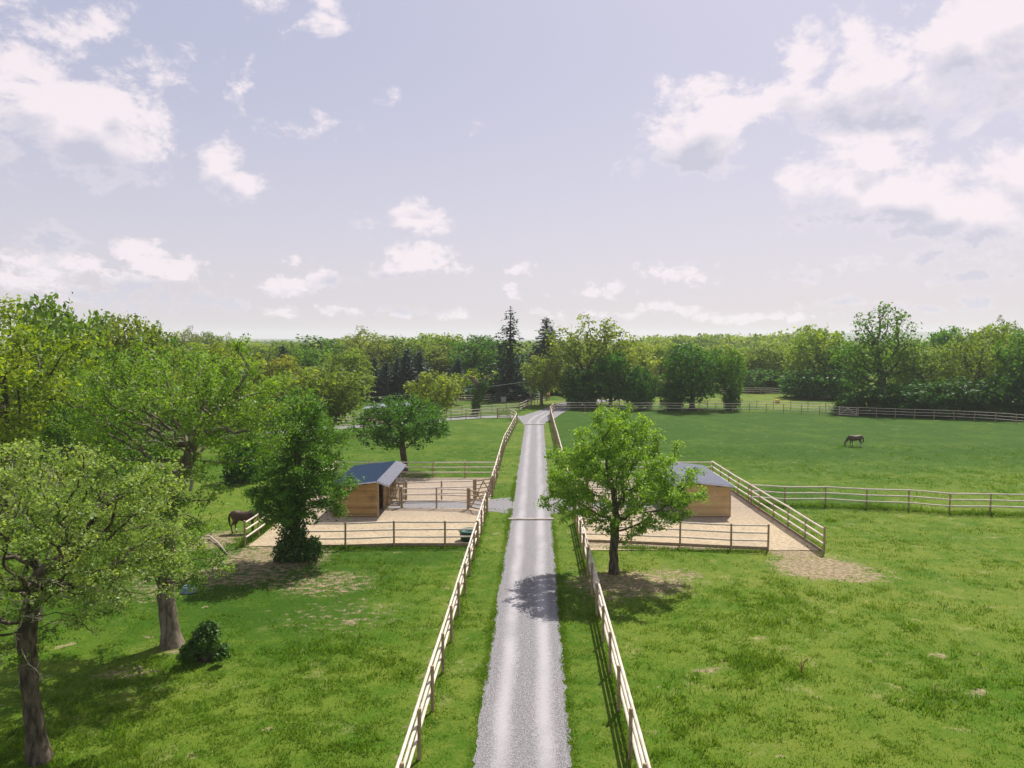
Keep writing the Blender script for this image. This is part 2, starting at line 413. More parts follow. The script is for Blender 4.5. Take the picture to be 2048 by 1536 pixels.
# curved gravel path along the far fence
LFAR = [P(*q) for q in [(1020, 835.5), (995, 835.8), (960, 836.8), (929, 839), (889, 842), (800, 848), (730, 855), (640, 861), (540, 868), (440, 877), (330, 888), (200, 906), (60, 930)]]
kx = sorted([(x, y + 1.9, 1.55) for x, y in LFAR] + [(3.4, 106.2, 2.1)])
strip('gravel_path', interp_rows(kx, .5), M['gravel'], .003, 5, .15, 'pale gravel path curving along the far fence', 8, True)

def sand_sheet(x0f, x1f, y0, y1, label, z=.010):
    ys = np.arange(y0, y1, .3); n = 30
    V = np.array([[(x0f(y) * (1 - k / (n - 1)) + x1f(y) * k / (n - 1)), y, z + .02 * vnoise(np.array([k * .7]), np.array([y]))[0] * (0 < k < n - 1)] for y in ys for k in range(n)])
    ii = np.arange(len(ys) * n).reshape(len(ys), n)
    f = np.stack([ii[:-1, :-1], ii[:-1, 1:], ii[1:, 1:], ii[1:, :-1]], -1).reshape(-1, 4)
    tag(link('sand_floor', mesh_np('sand_floor', V, f, None, True), M['sand']), kind='structure', label=label)
A = ARENA
sand_sheet(lambda y: A['L'] + .1, lambda y: lf_x(y) - .05, A['Y0'], A['Y1'] + .1, 'sand floor of the near left paddock')
sand_sheet(lambda y: A['L'] + .1, lambda y: lf_x(y) - .05, A['Y2'], A['Y3'], 'sand floor of the far left paddock')
sand_sheet(lambda y: rf_x(y) + .1, lambda y: A['Rr'] - .05, A['Y0'] - .8, A['Y1'] + .1, 'sand floor of the near right paddock')
sand_sheet(lambda y: rf_x(y) + .1, lambda y: A['Rr'] - .05, A['Y2'], A['Y3'], 'sand floor of the far right paddock')

sand_sheet(lambda y: A['L'] + .1, lambda y: -8.5, A['Y1'] + .02, A['Y2'] + .2, 'sand strip round the left shelter', .004)
sand_sheet(lambda y: 11.0, lambda y: A['Rr'] - .05, A['Y1'] + .02, A['Y2'] + .2, 'sand strip round the right shelter', .004)

# ------------------------------------------------------------------ grass blades
def in_poly_excl(x, y):
    drive = np.abs(x - drive_c(y)) < 1.22 + .1 * (vnoise(y * 3, x * 0 + 1, 4) - .5)
    drive &= y < 100
    sandy = (y > A['Y0'] - .2) & (y < A['Y3']) & (((x > A['L']) & (x < lf_x(y) - .1)) | ((x > rf_x(y) + .1) & (x < A['Rr'])))
    lane = (np.abs(y - 49.4) < 1.15) & (x > -8) & (x < 10)
    return drive | sandy | lane
def make_blades(n, y0, y1, hmin, hmax, wid, seed, keep=None, pos=None):
    rng = np.random.default_rng(seed)
    if pos is None:
        y = y0 * (y1 / y0) ** rng.random(n)
        half = y * .74 + 1
        x = (rng.random(n) * 2 - 1) * half
    else: x, y = pos
    ok = ~in_poly_excl(x, y)
    so, lu, pa = ground_masks(x, y)
    ok &= rng.random(len(x)) > so * 1.3
    if keep is not None: ok &= keep(x, y, rng)
    x, y, so, lu, pa = (a[ok] for a in (x, y, so, lu, pa)); n = len(x)
    patch = fbm(x * .45, y * .45, 31, 4)
    verge = (x > lf_x(y)) & (x < rf_x(y))
    h = (hmin + (hmax - hmin) * rng.random(n)) * (.7 + .8 * sstep(.45, .7, patch)) * np.where(verge, .6, 1)
    a = rng.random(n) * 2 * math.pi; w = wid * (.7 + .6 * rng.random(n)) * (y / 22) ** .5
    lean = rng.normal(0, .45, (n, 2)) * h[:, None]
    b = np.stack([x, y, np.full(n, -.015)], -1); d = np.stack([np.cos(a) * w / 2, np.sin(a) * w / 2, np.zeros(n)], -1)
    tip = b + np.stack([lean[:, 0], lean[:, 1], h], -1)
    V = np.stack([b - d, b + d, tip], 1).reshape(-1, 3)
    f = np.arange(3 * n).reshape(-1, 3)
    mk = np.repeat(np.stack([so, lu, pa, np.ones(n)], -1), 3, 0)
    vv = np.repeat(rng.random(n), 3); 
    return V, f, mk, vv
parts = [make_blades(150000, 15.5, 60, .03, .07, .028, 11),
         make_blades(900000, 15.5, 78, .05, .15, .034, 12, keep=lambda x, y, r: fbm(x * 2.1, y * 2.6, 31, 5) + r.normal(0, .13, len(x)) + .45 * (fbm(x * .10 + 3, y * .10, 5, 4) - .5) > .67)]
# taller clumps where nothing grazes: fence feet, shaded tree feet, scattered docks and thistles
def line_pos(pts, n, sp, seed):
    rng = np.random.default_rng(seed); pts = np.array(pts); seg = np.linalg.norm(np.diff(pts, axis=0), axis=1); cs = np.concatenate([[0], np.cumsum(seg)])
    t = rng.random(n) * cs[-1]; x = np.interp(t, cs, pts[:, 0]); y = np.interp(t, cs, pts[:, 1])
    return x + rng.normal(0, sp, n), y + rng.normal(0, sp, n)
tall = []
def tall_add(pos, hmin, hmax, w, seed): tall.append(make_blades(0, 0, 0, hmin, hmax, w, seed, pos=pos))
RMID = [P(*q) for q in [(1503, 1008), (1569, 1011), (1651, 1012), (1733, 1016), (1816.7, 1020), (1898.7, 1026), (1980, 1028), (2062, 1030), (2150, 1034), (2250, 1038)]]
tall_add(line_pos(RMID, 6000, .28, 1), .10, .32, .04, 41)
tall_add(line_pos([(-14.65, 39.2), (-14.75, 44)], 2200, .3, 2), .12, .4, .04, 42)
tall_add(line_pos([(-12.2, 38.9), (-3, 39.0)], 2600, .14, 3), .06, .22, .03, 43)
tall_add(line_pos([(5, 38.9), (13.8, 38.2)], 2600, .16, 4), .06, .22, .03, 44)
tall_add(line_pos([(16.75, 38.2), (16.75, 58)], 2200, .14, 5), .06, .2, .03, 45)
tall_add(line_pos([(lf_x(15), 15), (lf_x(47), 47)], 5000, .12, 6), .05, .16, .03, 46)
tall_add(line_pos([(rf_x(15), 15), (rf_x(47), 47)], 5000, .12, 7), .05, .16, .03, 47)
tall_add(line_pos([(drive_c(15) - 1.36, 15), (drive_c(60) - 1.36, 60)], 16000, .11, 8), .04, .09, .03, 48)
tall_add(line_pos([(drive_c(15) + 1.36, 15), (drive_c(60) + 1.36, 60)], 16000, .11, 9), .04, .09, .03, 49)
for i, (px, py, r, n) in enumerate([(400, 1320, .7, 2600), (330, 1310, .6, 2200), (300, 1340, .8, 900), (1222, 1150, .45, 1300), (1250, 1140, .5, 900), (590, 1122, .5, 1200), (80, 1530, 1.1, 2600), (150, 1500, .7, 1100), (470, 1085, .6, 1600), (1690, 895, .8, 700), (1580, 1255, .5, 700), (1590, 1345, .22, 700), (1480, 1320, .6, 700), (1540, 1330, .5, 600), (1410, 1260, .4, 400), (1850, 1260, .9, 800), (1500, 1430, 1.0, 1200), (1660, 1460, 1.2, 1300), (1900, 1430, .8, 900), (1300, 1250, .5, 500), (1700, 1250, .7, 600), (1960, 1230, .8, 700), (250, 1460, .5, 500), (560, 1480, .6, 500), (690, 1290, .9, 700), (760, 1180, .8, 600), (800, 965, .9, 700), (1668, 1042, .25, 300), (1555, 1065, .3, 250), (1800, 1085, .5, 300)]):
    cx, cy = P(px, py); rng = np.random.default_rng(100 + i)
    qx = cx + rng.normal(0, r * 1.15, n); qy = cy + rng.normal(0, r * .95, n); kk = fbm(qx * 1.4, qy * 1.4, 77, 4) + rng.normal(0, .05, n) > .52
    tall_add((qx[kk], qy[kk]), .05, .20, .040, 200 + i)
parts += tall
off = 0; VV = []; FF = []; MM = []; AA = []
for V, f, mk, vv in parts:
    VV.append(V); FF.append(f + off); MM.append(mk); AA.append(vv); off += len(V)
me = mesh_np('grass', np.concatenate(VV), np.concatenate(FF), {'mask': np.concatenate(MM), 'v': np.concatenate(AA)})
tag(link('grass', me, M['blade']), kind='stuff', label='short grazed grass with taller tufts along the fences', cat='grass')

# ------------------------------------------------------------------ trees
def sample_ell(rng, ells, n, clumpy=.80):
    vol = np.array([e[3] * e[4] * e[5] for e in ells]); k = rng.choice(len(ells), n, p=vol / vol.sum())
    d = rng.normal(size=(n, 3)); d /= np.linalg.norm(d, axis=1)[:, None]
    r = rng.random(n) ** (1 / 2.6)
    E_ = np.array(ells)[k]
    p = E_[:, :3] + d * r[:, None] * E_[:, 3:6]
    m = int(n * clumpy); nc = max(8, n // 24)               # most of the crown gathers in boughs
    c = np.concatenate([p[rng.random(n) < .5][:nc // 3], (E_[:, :3] + d * (.72 + .38 * rng.random((n, 1))) * E_[:, 3:6])[rng.integers(0, n, nc)]])
    j = rng.integers(0, len(c), m); mr = np.mean([np.mean(e[3:6]) for e in ells[:1]])
    p[:m] = c[j] + rng.normal(0, 1, (m, 3)) * mr * .125 * np.array([1.15, 1.15, .75])
    return p
def colonise(rng, trunk, att, step=.35, infl=2.2, kill=.55, iters=140, up=.05, jit=.25):
    pos = [np.array(trunk[0], float)]; par = [-1]
    for p in trunk[1:]:
        p = np.array(p, float); a = pos[-1]; L = np.linalg.norm(p - a); m = max(1, int(L / step)); i0 = len(pos) - 1
        for q in range(1, m + 1):
            wob = rng.normal(0, .02, 3) * (q < m)
            pos.append(a + (p - a) * q / m + wob); par.append(len(pos) - 2)
    n0 = len(pos)
    att = np.array(att); near = np.full(len(att), 1e9); who = np.zeros(len(att), int)
    def upd(start):
        nonlocal near, who
        P_ = np.array(pos[start:])
        d = np.linalg.norm(att[:, None] - P_[None], axis=2); j = d.argmin(1); dm = d[np.arange(len(att)), j]
        b = dm < near; near[b] = dm[b]; who[b] = j[b] + start
    s0 = max(1, int(n0 * .35)); upd(s0)
    first = True
    for it in range(iters):
        if len(att) == 0: break
        lim = infl if not first else 1e9
        act = near < infl
        if not act.any():
            act = near <= near.min() + .6
        start = len(pos)
        for w in np.unique(who[act]):
            sel = act & (who == w); v = att[sel] - pos[w]; L = np.linalg.norm(v, axis=1)[:, None]
            d = (v / np.maximum(L, 1e-6)).sum(0); d /= max(np.linalg.norm(d), 1e-6)
            d = d + rng.normal(0, jit, 3) + np.array([0, 0, up]); d /= np.linalg.norm(d)
            pos.append(pos[w] + d * step); par.append(int(w))
        if len(pos) == start: break
        upd(start)
        k = near > kill; att = att[k]; near = near[k]; who = who[k]
        if len(pos) > 5200: break
    return np.array(pos), np.array(par)
def radii(pos, par, tip, base, n=2.25):
    N = len(pos); acc = np.zeros(N); r = np.zeros(N)
    for i in range(N - 1, -1, -1):
        r[i] = max(acc[i], tip ** n) ** (1 / n)
        if par[i] >= 0: acc[par[i]] += r[i] ** n
    s = (base - tip) / max(r[0] - tip, 1e-6)
    return tip + (r - tip) * s, r
def tube_np(chains, pos, r, flare=0.0):
    VS = []; FS = []; off = 0
    for ch, rr in chains:
        p = pos[ch]; n = 9 if rr.max() > .12 else (5 if rr.max() > .03 else 3)
        m = len(ch); d = np.gradient(p, axis=0); d /= np.maximum(np.linalg.norm(d, axis=1)[:, None], 1e-9)
        ref = np.array([1., 0, 0]) if abs(d[0, 0]) < .7 else np.array([0, 1., 0])
        y = np.cross(d, ref); y /= np.maximum(np.linalg.norm(y, axis=1)[:, None], 1e-9); x = np.cross(y, d)
        a = 2 * np.pi * np.arange(n) / n
        V = p[:, None] + rr[:, None, None] * (np.cos(a)[None, :, None] * x[:, None] + np.sin(a)[None, :, None] * y[:, None])
        i = np.arange(m * n).reshape(m, n); j = np.roll(i, -1, 1)
        FS.append(np.stack([i[:-1], j[:-1], j[1:], i[1:]], -1).reshape(-1, 4) + off); VS.append(V.reshape(-1, 3)); off += m * n
    return np.concatenate(VS), np.concatenate(FS)
def skeleton_mesh(name, pos, par, r, rmin=0.0, rng=None, gnarl=0.0):
    N = len(pos); kids = [[] for _ in range(N)]
    for i in range(1, N):
        if par[i] >= 0: kids[par[i]].append(i)
    chains = []; stack = [(0, None)]
    while stack:
        i, frm = stack.pop(); ch = [] if frm is None else [frm]; rr = [] if frm is None else [r[i]]
        while True:
            ch.append(i); rr.append(r[i])
            if not kids[i]: break
            ks = sorted(kids[i], key=lambda q: -r[q])
            for q in ks[1:]: stack.append((q, i))
            i = ks[0]
        rr = np.array(rr)
        if frm is None:                       # root flare
            z = pos[ch][:, 2] - pos[ch[0]][2]; rr = rr * (1 + .55 * np.exp(-z / .35))
        if len(ch) > 1 and rr.max() >= rmin: chains.append((np.array(ch), rr))
    V, Fc = tube_np(chains, pos, r)
    if gnarl > 0 and rng is not None:
        V = V + (np.stack([fbm(V[:, 2] * 5, V[:, 0] * 5, 3), fbm(V[:, 2] * 5 + 7, V[:, 1] * 5, 4), V[:, 2] * 0 + .5], -1) - .5) * gnarl
    return mesh_np(name, V, Fc, None, True)
def leaf_mesh(name, cen, nrm, size, asp, v, rng):
    n = len(cen); nrm = nrm / np.maximum(np.linalg.norm(nrm, axis=1)[:, None], 1e-9)
    t = rng.normal(size=(n, 3)); t -= (t * nrm).sum(1)[:, None] * nrm; t /= np.maximum(np.linalg.norm(t, axis=1)[:, None], 1e-9)
    b = np.cross(nrm, t); s = size[:, None]
    V = np.stack([cen - t * s * .5, cen + b * s * asp * .5 - nrm * s * .08 + t * s * .06, cen + t * s * .5 - nrm * s * .12, cen - b * s * asp * .5 - nrm * s * .08 + t * s * .06], 1).reshape(-1, 3)
    f = np.arange(4 * n).reshape(-1, 4)
    return mesh_np(name, V, f, {'v': np.repeat(np.clip(v, 0, 1), 4)})
def leaves_from(rng, pos, r, tipr, per, spread, size, asp=.6, thresh=2.2, upb=.7, density=None, gap=.40):
    tw = np.where(r < tipr * thresh)[0]
    if density is not None: tw = tw[rng.random(len(tw)) < density(pos[tw])]
    c = np.repeat(tw, per); n = len(c)
    off = rng.normal(0, 1, (n, 3)) * spread * np.array([1, 1, .75])
    cen = pos[c] + off
    nrm = rng.normal(0, .75, (n, 3)) + np.array([0, 0, upb]) + off / spread * .25
    cl = np.repeat(rng.random(len(tw)), per)
    q = cen / (spread * 4.2)                               # thin out between boughs so light and sky get in
    g = .5 * vnoise(q[:, 0] + .7 * q[:, 2], q[:, 1] - .6 * q[:, 2], 5) + .5 * vnoise(q[:, 2] * 1.3 + q[:, 1] * .5 + 40, q[:, 0] * 1.1, 6)
    kp = g + rng.normal(0, .06, n) > gap
    cen, nrm, off, cl = cen[kp], nrm[kp], off[kp], cl[kp]; n = len(cen)
    v = .55 * cl + .45 * rng.random(n)
    return cen, nrm, size * (.5 + 1.1 * rng.random(n) ** 1.6), v
def leaf_cloud(rng, ells, n, size, shell=.72, v0=0.0, v1=1.0, rough=.42):
    k = rng.choice(len(ells), n, p=np.array([e[3] * e[4] + e[4] * e[5] + e[3] * e[5] for e in ells]) / sum(e[3] * e[4] + e[4] * e[5] + e[3] * e[5] for e in ells))
    E_ = np.array(ells)[k]; d = rng.normal(size=(n, 3)); d /= np.linalg.norm(d, axis=1)[:, None]
    lump = .5 * np.sin(d[:, 0] * 7 + k) * np.sin(d[:, 1] * 6 + 2 * k) * np.sin(d[:, 2] * 7 + 3 * k) + .5 * np.sin(d[:, 0] * 13 + 5 * k) * np.sin(d[:, 2] * 12)
    rr = shell + (1 - shell) * rng.random(n) + rough * lump * .9 + np.abs(rng.normal(0, .10, n)) * (rng.random(n) < .5)
    cen = E_[:, :3] + d * rr[:, None] * E_[:, 3:6]
    nrm = d + rng.normal(0, .6, (n, 3)) + np.array([0, 0, .3])
    v = v0 + (v1 - v0) * (.5 * rng.random(n) + .25 + .25 * lump)
    return cen, nrm, size * (.65 + .7 * rng.random(n)), v

def hero_tree(name, label, base, trunk, ells, natt, rad, per, spread, lsize, seed, group=None, tip=.010, step=.3, kill=.42, infl=1.9,
              bark='bark', colour=(1, 1, 1), ivy=None, dead=None, gnarl=.06, density=None, jit=.28, cat='tree', asp=.6, upb=.7, gap=.40):
    """trunk and ells are in world metres; the mesh data is relative to the base"""
    rng = np.random.default_rng(seed); b = np.array([base[0], base[1], 0.0])
    ells = [tuple(np.array(e[:3]) - b) + tuple(e[3:]) for e in ells]; trunk = [np.array(t) - b for t in trunk]
    att = sample_ell(rng, ells, natt)
    pos, par = colonise(rng, trunk, att, step, infl, kill, jit=jit)
    r, raw = radii(pos, par, tip, rad)
    root = empty(name, (base[0], base[1], 0), label=label, cat=cat, group=group)
    tk = link('trunk', skeleton_mesh(name + '_trunk', pos, par, r, 0, rng, gnarl), M[bark], root)
    cen, nrm, size, v = leaves_from(rng, pos, raw, tip, per, spread, lsize, asp, density=density, upb=upb, gap=gap)
    cr = link('crown', leaf_mesh(name + '_crown', cen, nrm, size, asp, v, rng), M['leaf'], root); cr.color = (*colour, 1)
    if ivy:
        e2 = [tuple(np.array(e[:3]) - b) + tuple(e[3:]) for e in ivy['ells']]
        c2 = leaf_cloud(rng, e2, ivy['n'], ivy['size'], ivy.get('shell', .8))
        iv = link('ivy', leaf_mesh(name + '_ivy', *c2[:3], .8, c2[3], rng), M['ivy'], tk)
    if dead:
        e2 = [tuple(np.array(e[:3]) - b) + tuple(e[3:]) for e in dead['ells']]
        a2 = sample_ell(rng, e2, dead['n'])
        p2, q2 = colonise(rng, [trunk[0] + (trunk[-1] - trunk[0]) * .75, trunk[-1]], a2, .22, 1.6, .26, jit=.45)
        r2, _ = radii(p2, q2, .006, .05)
        link('dead_twig', skeleton_mesh(name + '_twig', p2, q2, r2), M['deadwood'], root)
    return root

# --- old tree nearest the camera, lower left
hero_tree('old_tree', 'big old tree nearest the viewer, its bare vine-covered trunk cut by the bottom edge', (-12.75, 18.9),
          [(-12.75, 18.9, -.1), (-12.95, 18.95, 1.6), (-13.1, 19.1, 3.4), (-12.9, 19.4, 5.0)],
          [(-12.8, 20.0, 6.3, 3.1, 3.0, 2.3), (-11.3, 19.8, 5.4, 1.7, 2.0, 1.25), (-14.3, 19.8, 5.0, 2.2, 2.2, 1.6), (-11.4, 19.2, 3.7, .9, 1.0, .55), (-13.6, 18.8, 3.7, 1.5, .9, .8), (-12.4, 20.4, 3.9, 1.3, 1.0, .7), (-10.1, 20.4, 5.5, 1.2, 1.3, .9)],
          2050, .235, 58, .125, .085, 21, gap=.40, step=.26, kill=.36, infl=1.6, colour=(1.18, 1.16, 2.3), bark='bark', jit=.38,
          dead=dict(ells=[(-13.4, 19.3, 7.2, 1.3, 1.2, 1.0), (-12.2, 18.6, 4.6, 2.0, 1.3, .7), (-13, 18.7, 2.6, .6, .5, .9)], n=700), gnarl=.14)
# --- second old tree
hero_tree('old_tree', 'tall gnarled old tree with a thick furrowed trunk beside the dark ivy-covered stump', (-12.64, 26.32),
          [(-12.64, 26.32, -.1), (-12.85, 26.4, 1.5), (-12.95, 26.6, 3.0), (-12.85, 26.8, 5.0), (-12.3, 27.0, 6.6), (-11.9, 27.1, 7.6)],
          [(-12.4, 27.2, 9.2, 3.6, 3.1, 2.0), (-14.6, 27.0, 6.6, 2.0, 2.0, 1.7), (-11.2, 26.8, 6.5, 1.2, 1.4, .9), (-9.6, 27.2, 8.0, 1.2, 1.4, 1.0), (-13.6, 27.0, 4.4, 2.2, 1.8, 1.3), (-14.6, 27.2, 8.2, 1.8, 1.8, 1.3), (-10.2, 27.2, 8.6, 1.4, 1.4, 1.0), (-12.0, 25.6, 3.6, 1.3, 1.0, 1.0), (-12.1, 26, 4.6, 1.0, 1.1, 1.0), (-12.9, 26.0, 3.0, 1.1, .8, .7)],
          2500, .31, 52, .14, .10, 22, step=.3, kill=.42, infl=1.8, colour=(.80, .98, .85), bark='bark_pale', jit=.34,
          dead=dict(ells=[(-12.3, 26.6, 5.6, 1.2, 1.0, 1.0)], n=160), gnarl=.12)
# --- ivy clad tree in front of the left shelter
hero_tree('ivy_tree', 'upright dark green tree in front of the left shelter, its trunk wrapped in ivy', (-11.27, 36.96),
          [(-11.27, 36.96, -.1), (-11.25, 37, 2.2), (-11.1, 37, 4.4), (-10.95, 37, 6.4)],
          [(-11.0, 37, 5.2, 2.15, 2.0, 2.3), (-10.95, 37, 7.5, 1.45, 1.4, 1.35), (-11.4, 36.4, 2.9, 1.3, 1.0, .9), (-9.7, 36.8, 3.9, 1.25, 1.3, 1.4), (-12.4, 37, 3.7, 1.3, 1.3, 1.5), (-11.0, 36.6, 3.2, 2.2, 1.6, 1.2)],
          2300, .26, 62, .165, .12, 23, gap=.27, step=.28, kill=.38, infl=1.7, colour=(.50, .78, .60),
          ivy=dict(ells=[(-11.3, 36.9, .45, .85, .75, .65), (-11.9, 36.7, .35, .45, .4, .5), (-11.6, 36.5, 1.0, .4, .4, .5), (-10.9, 36.6, 1.1, .35, .35, .5), (-10.2, 36.7, .8, .35, .35, .45), (-11.6, 36.9, 2.2, .35, .35, .6), (-11.25, 36.95, 1.6, .62, .6, .9), (-11.2, 37, 2.8, .5, .5, .9), (-10.5, 36.9, .55, .65, .55, .6)], n=9000, size=.12), gnarl=.05)
# --- apple tree on the right of the drive
hero_tree('fruit_tree', 'bright green tree standing alone right of the drive, its shadow falling across the gravel', (4.98, 34.69),
          [(4.98, 34.69, -.1), (4.95, 34.7, 1.2), (5.0, 34.7, 2.1), (5.05, 34.7, 2.9)],
          [(5.1, 34.7, 4.9, 3.2, 2.9, 2.3), (7.6, 34.5, 3.5, 1.4, 1.0, 1.0), (3.0, 34.4, 2.9, .9, .8, .6), (5.9, 34.3, 2.7, 1.0, .8, .6), (4.1, 34.4, 2.8, 1.0, .8, .6), (5.2, 34.7, 6.9, 1.5, 1.5, 1.2), (2.7, 34.5, 5.3, 1.4, .7, .45), (2.0, 34.4, 4.9, .7, .4, .35), (8.2, 34.4, 5.0, 1.3, .6, .4), (6.5, 34.3, 2.3, .9, .6, .5), (3.0, 34.7, 3.5, 1.2, 1.0, .9), (7.3, 34.7, 4.0, 1.1, 1.2, .9), (7.4, 34.7, 6.4, 1.2, .7, .4), (3.3, 34.6, 6.6, .9, .7, .6), (8.0, 34.5, 3.9, .9, .8, .6), (2.3, 34.5, 4.1, .9, .7, .6)],
          1900, .21, 66, .135, .115, 24, gap=.34, step=.26, kill=.42, infl=1.6, colour=(.98, 1.20, .90), bark='bark', gnarl=.06, jit=.3)
# --- dark round tree behind the left shelter
hero_tree('round_tree', 'dark green round-headed tree with a bare trunk just behind the left shelter', (-9.21, 61.72),
          [(-9.21, 61.72, -.1), (-9.3, 61.8, 1.2), (-9.5, 62, 2.4), (-9.4, 62, 3.4)],
          [(-9.4, 62, 4.2, 3.7, 3.4, 2.1), (-12.0, 62, 3.2, 1.5, 1.5, 1.1), (-7.2, 62, 3.3, 1.8, 1.6, 1.1), (-8.6, 62, 5.8, 1.8, 1.6, 1.0)],
          1000, .27, 40, .25, .21, 25, gap=.31, step=.4, kill=.55, infl=2.0, colour=(.31, .58, .36), gnarl=.05, tip=.014)
# --- big yellow-green tree at the left edge
hero_tree('large_tree', 'large yellow-green leafy tree filling the left edge behind the old trees', (-33, 46),
          [(-33, 46, -.1), (-33, 46, 3), (-32.6, 46, 6.5)],
          [(-32.5, 46, 8.5, 5.6, 5.0, 5.2), (-30.5, 45, 8.0, 3.6, 3.5, 3.6), (-34, 46, 12.0, 3.5, 3, 2.6), (-30.5, 45, 4.2, 3.6, 3.2, 3.0)],
          1700, .45, 36, .34, .26, 26, gap=.34, step=.6, kill=.85, infl=3.2, colour=(1.06, 1.05, .42), tip=.02)
hero_tree('orchard_tree', 'dark green orchard tree with a leaning trunk half hidden behind the nearest old tree', (-26.2, 46),
          [(-26.2, 46, -.1), (-26.6, 46, 1.2), (-27.4, 46, 2.8)],
          [(-27.6, 46, 4.9, 3.6, 3.2, 2.2), (-25.2, 46, 3.6, 1.7, 1.8, 1.2)],
          800, .3, 32, .26, .2, 27, step=.42, kill=.6, infl=2.2, colour=(.45, .78, .55), tip=.015)

# ivy covered stump beside the second tree
rng = np.random.default_rng(5)
sx_, sy_ = P(412, 1316)
root = empty('ivy_stump', (sx_, sy_, 0), label='low stump buried in glossy dark ivy at the foot of the gnarled tree', cat='bush'); root.scale = (.88, .88, .88)
mb = MB(); mb.tube([(0, 0, -.1), (.03, 0, .5), (.02, .05, 1.05)], [.42, .34, .28], 10); link('stump', mb.mesh('stump', True), M['bark'], root)
mounds = [(0, 0, .7, .55, .5, .65), (.1, .05, 1.2, .42, .42, .34)] + [(rng.normal(0, .48), rng.normal(0, .42), abs(rng.normal(.45, .45)), rng.uniform(.14, .34), rng.uniform(.14, .34), rng.uniform(.12, .30)) for _ in range(22)]
cl = leaf_cloud(rng, mounds, 8500, .12, .5)
link('foliage', leaf_mesh('stump_ivy', *cl[:3], .8, cl[3], rng), M['ivy'], root)

# ------------------------------------------------------------------ background tree kinds
PROTO = {}
def proto(kind, h, trunk_h, ells, natt, rad, per, spread, lsize, seed, step=.7, kill=.85, infl=3.5, tip=.03, mat='leaf_far', bark='bark', jit=.28, multi=False):
    rng = np.random.default_rng(seed)
    att = sample_ell(rng, ells, int(natt * 1.5), .5)
    pos, par = colonise(rng, [(0, 0, -.2), (0.05, 0, trunk_h * .5), (0, .05, trunk_h)], att, step, infl, kill, jit=jit)
    r, raw = radii(pos, par, tip, rad)
    tm = skeleton_mesh(kind + '_trunk', pos, par, r, 0); tm.materials.append(M[bark])
    cen, nrm, size, v = leaves_from(rng, pos, raw, tip, per, spread, lsize, .7, thresh=2.6, gap=.30)
    cm = leaf_mesh(kind + '_crown', cen, nrm, size, .7, v, rng); cm.materials.append(M[mat])
    w = 2 * np.percentile(np.abs(cen[:, 0]), 97); ht = np.percentile(cen[:, 2], 99.3)
    PROTO[kind] = (tm, cm, w, ht)
proto('dome', 12, 3, [(0, 0, 7, 4.6, 4.6, 4.2), (-2.2, .5, 4.2, 3, 3, 2.6), (2.3, -.5, 4.0, 3, 3, 2.6), (0, 0, 10, 2.4, 2.4, 1.6)], 620, .4, 20, .42, .42, 31)
proto('dome_b', 12, 3, [(-1.5, 0, 7.5, 3.4, 3.6, 3.6), (2.2, .5, 6.2, 3.2, 3.4, 3.4), (0, -.8, 3.6, 4.2, 3.6, 2.6), (.6, 0, 10, 2.0, 2.2, 1.8)], 620, .4, 20, .42, .42, 32)
proto('tall', 14, 4, [(0, 0, 8, 3.0, 3.0, 5.4), (.8, 0, 12, 1.8, 1.8, 2.2), (-.8, .6, 4.2, 2.8, 2.8, 2.8)], 560, .38, 20, .42, .42, 33)
proto('airy', 14, 5.5, [(0, 0, 9.5, 5.2, 5.0, 4.4), (-3.2, 0, 7, 2.6, 2.6, 2.4), (3.2, 0, 7, 2.6, 2.6, 2.4)], 520, .5, 15, .40, .36, 34, jit=.4)
proto('willowy', 14, 1.6, [(-3.5, 0, 7.5, 2.6, 3.0, 5.2), (0, 0, 9, 3.0, 3.0, 5.2), (3.4, 0, 7.5, 2.6, 3.0, 5.0), (0, 0, 3.6, 5.4, 4.2, 3.0)], 760, .55, 20, .42, .38, 35, jit=.36)
proto('bushy', 5, .6, [(0, 0, 2.4, 2.4, 2.4, 2.3), (-1.3, 0, 1.6, 1.6, 1.6, 1.5), (1.4, .2, 1.5, 1.6, 1.6, 1.4)], 420, .2, 20, .28, .30, 36, step=.4, kill=.55, infl=2, tip=.02)
proto('small', 7, 1.6, [(0, 0, 4.4, 2.7, 2.7, 2.6), (-1.2, 0, 3.2, 1.6, 1.6, 1.4), (1.3, 0, 3.6, 1.6, 1.6, 1.5)], 420, .22, 18, .28, .30, 37, step=.42, kill=.62, infl=2.2, tip=.02, bark='bark_pale')
proto('oak', 16.5, 5, [(0, 0, 13.2, 4.2, 4.0, 2.9), (-4.2, 0, 8.2, 3.6, 3.6, 3.4), (4.0, 0, 8.6, 3.4, 3.6, 3.2), (0, -1, 8.8, 4.4, 4.4, 3.4), (-4.6, 0, 4.4, 2.6, 2.6, 2.2), (3.0, 0, 4.4, 2.6, 2.6, 2.0)], 700, .62, 14, .42, .38, 38, jit=.36)
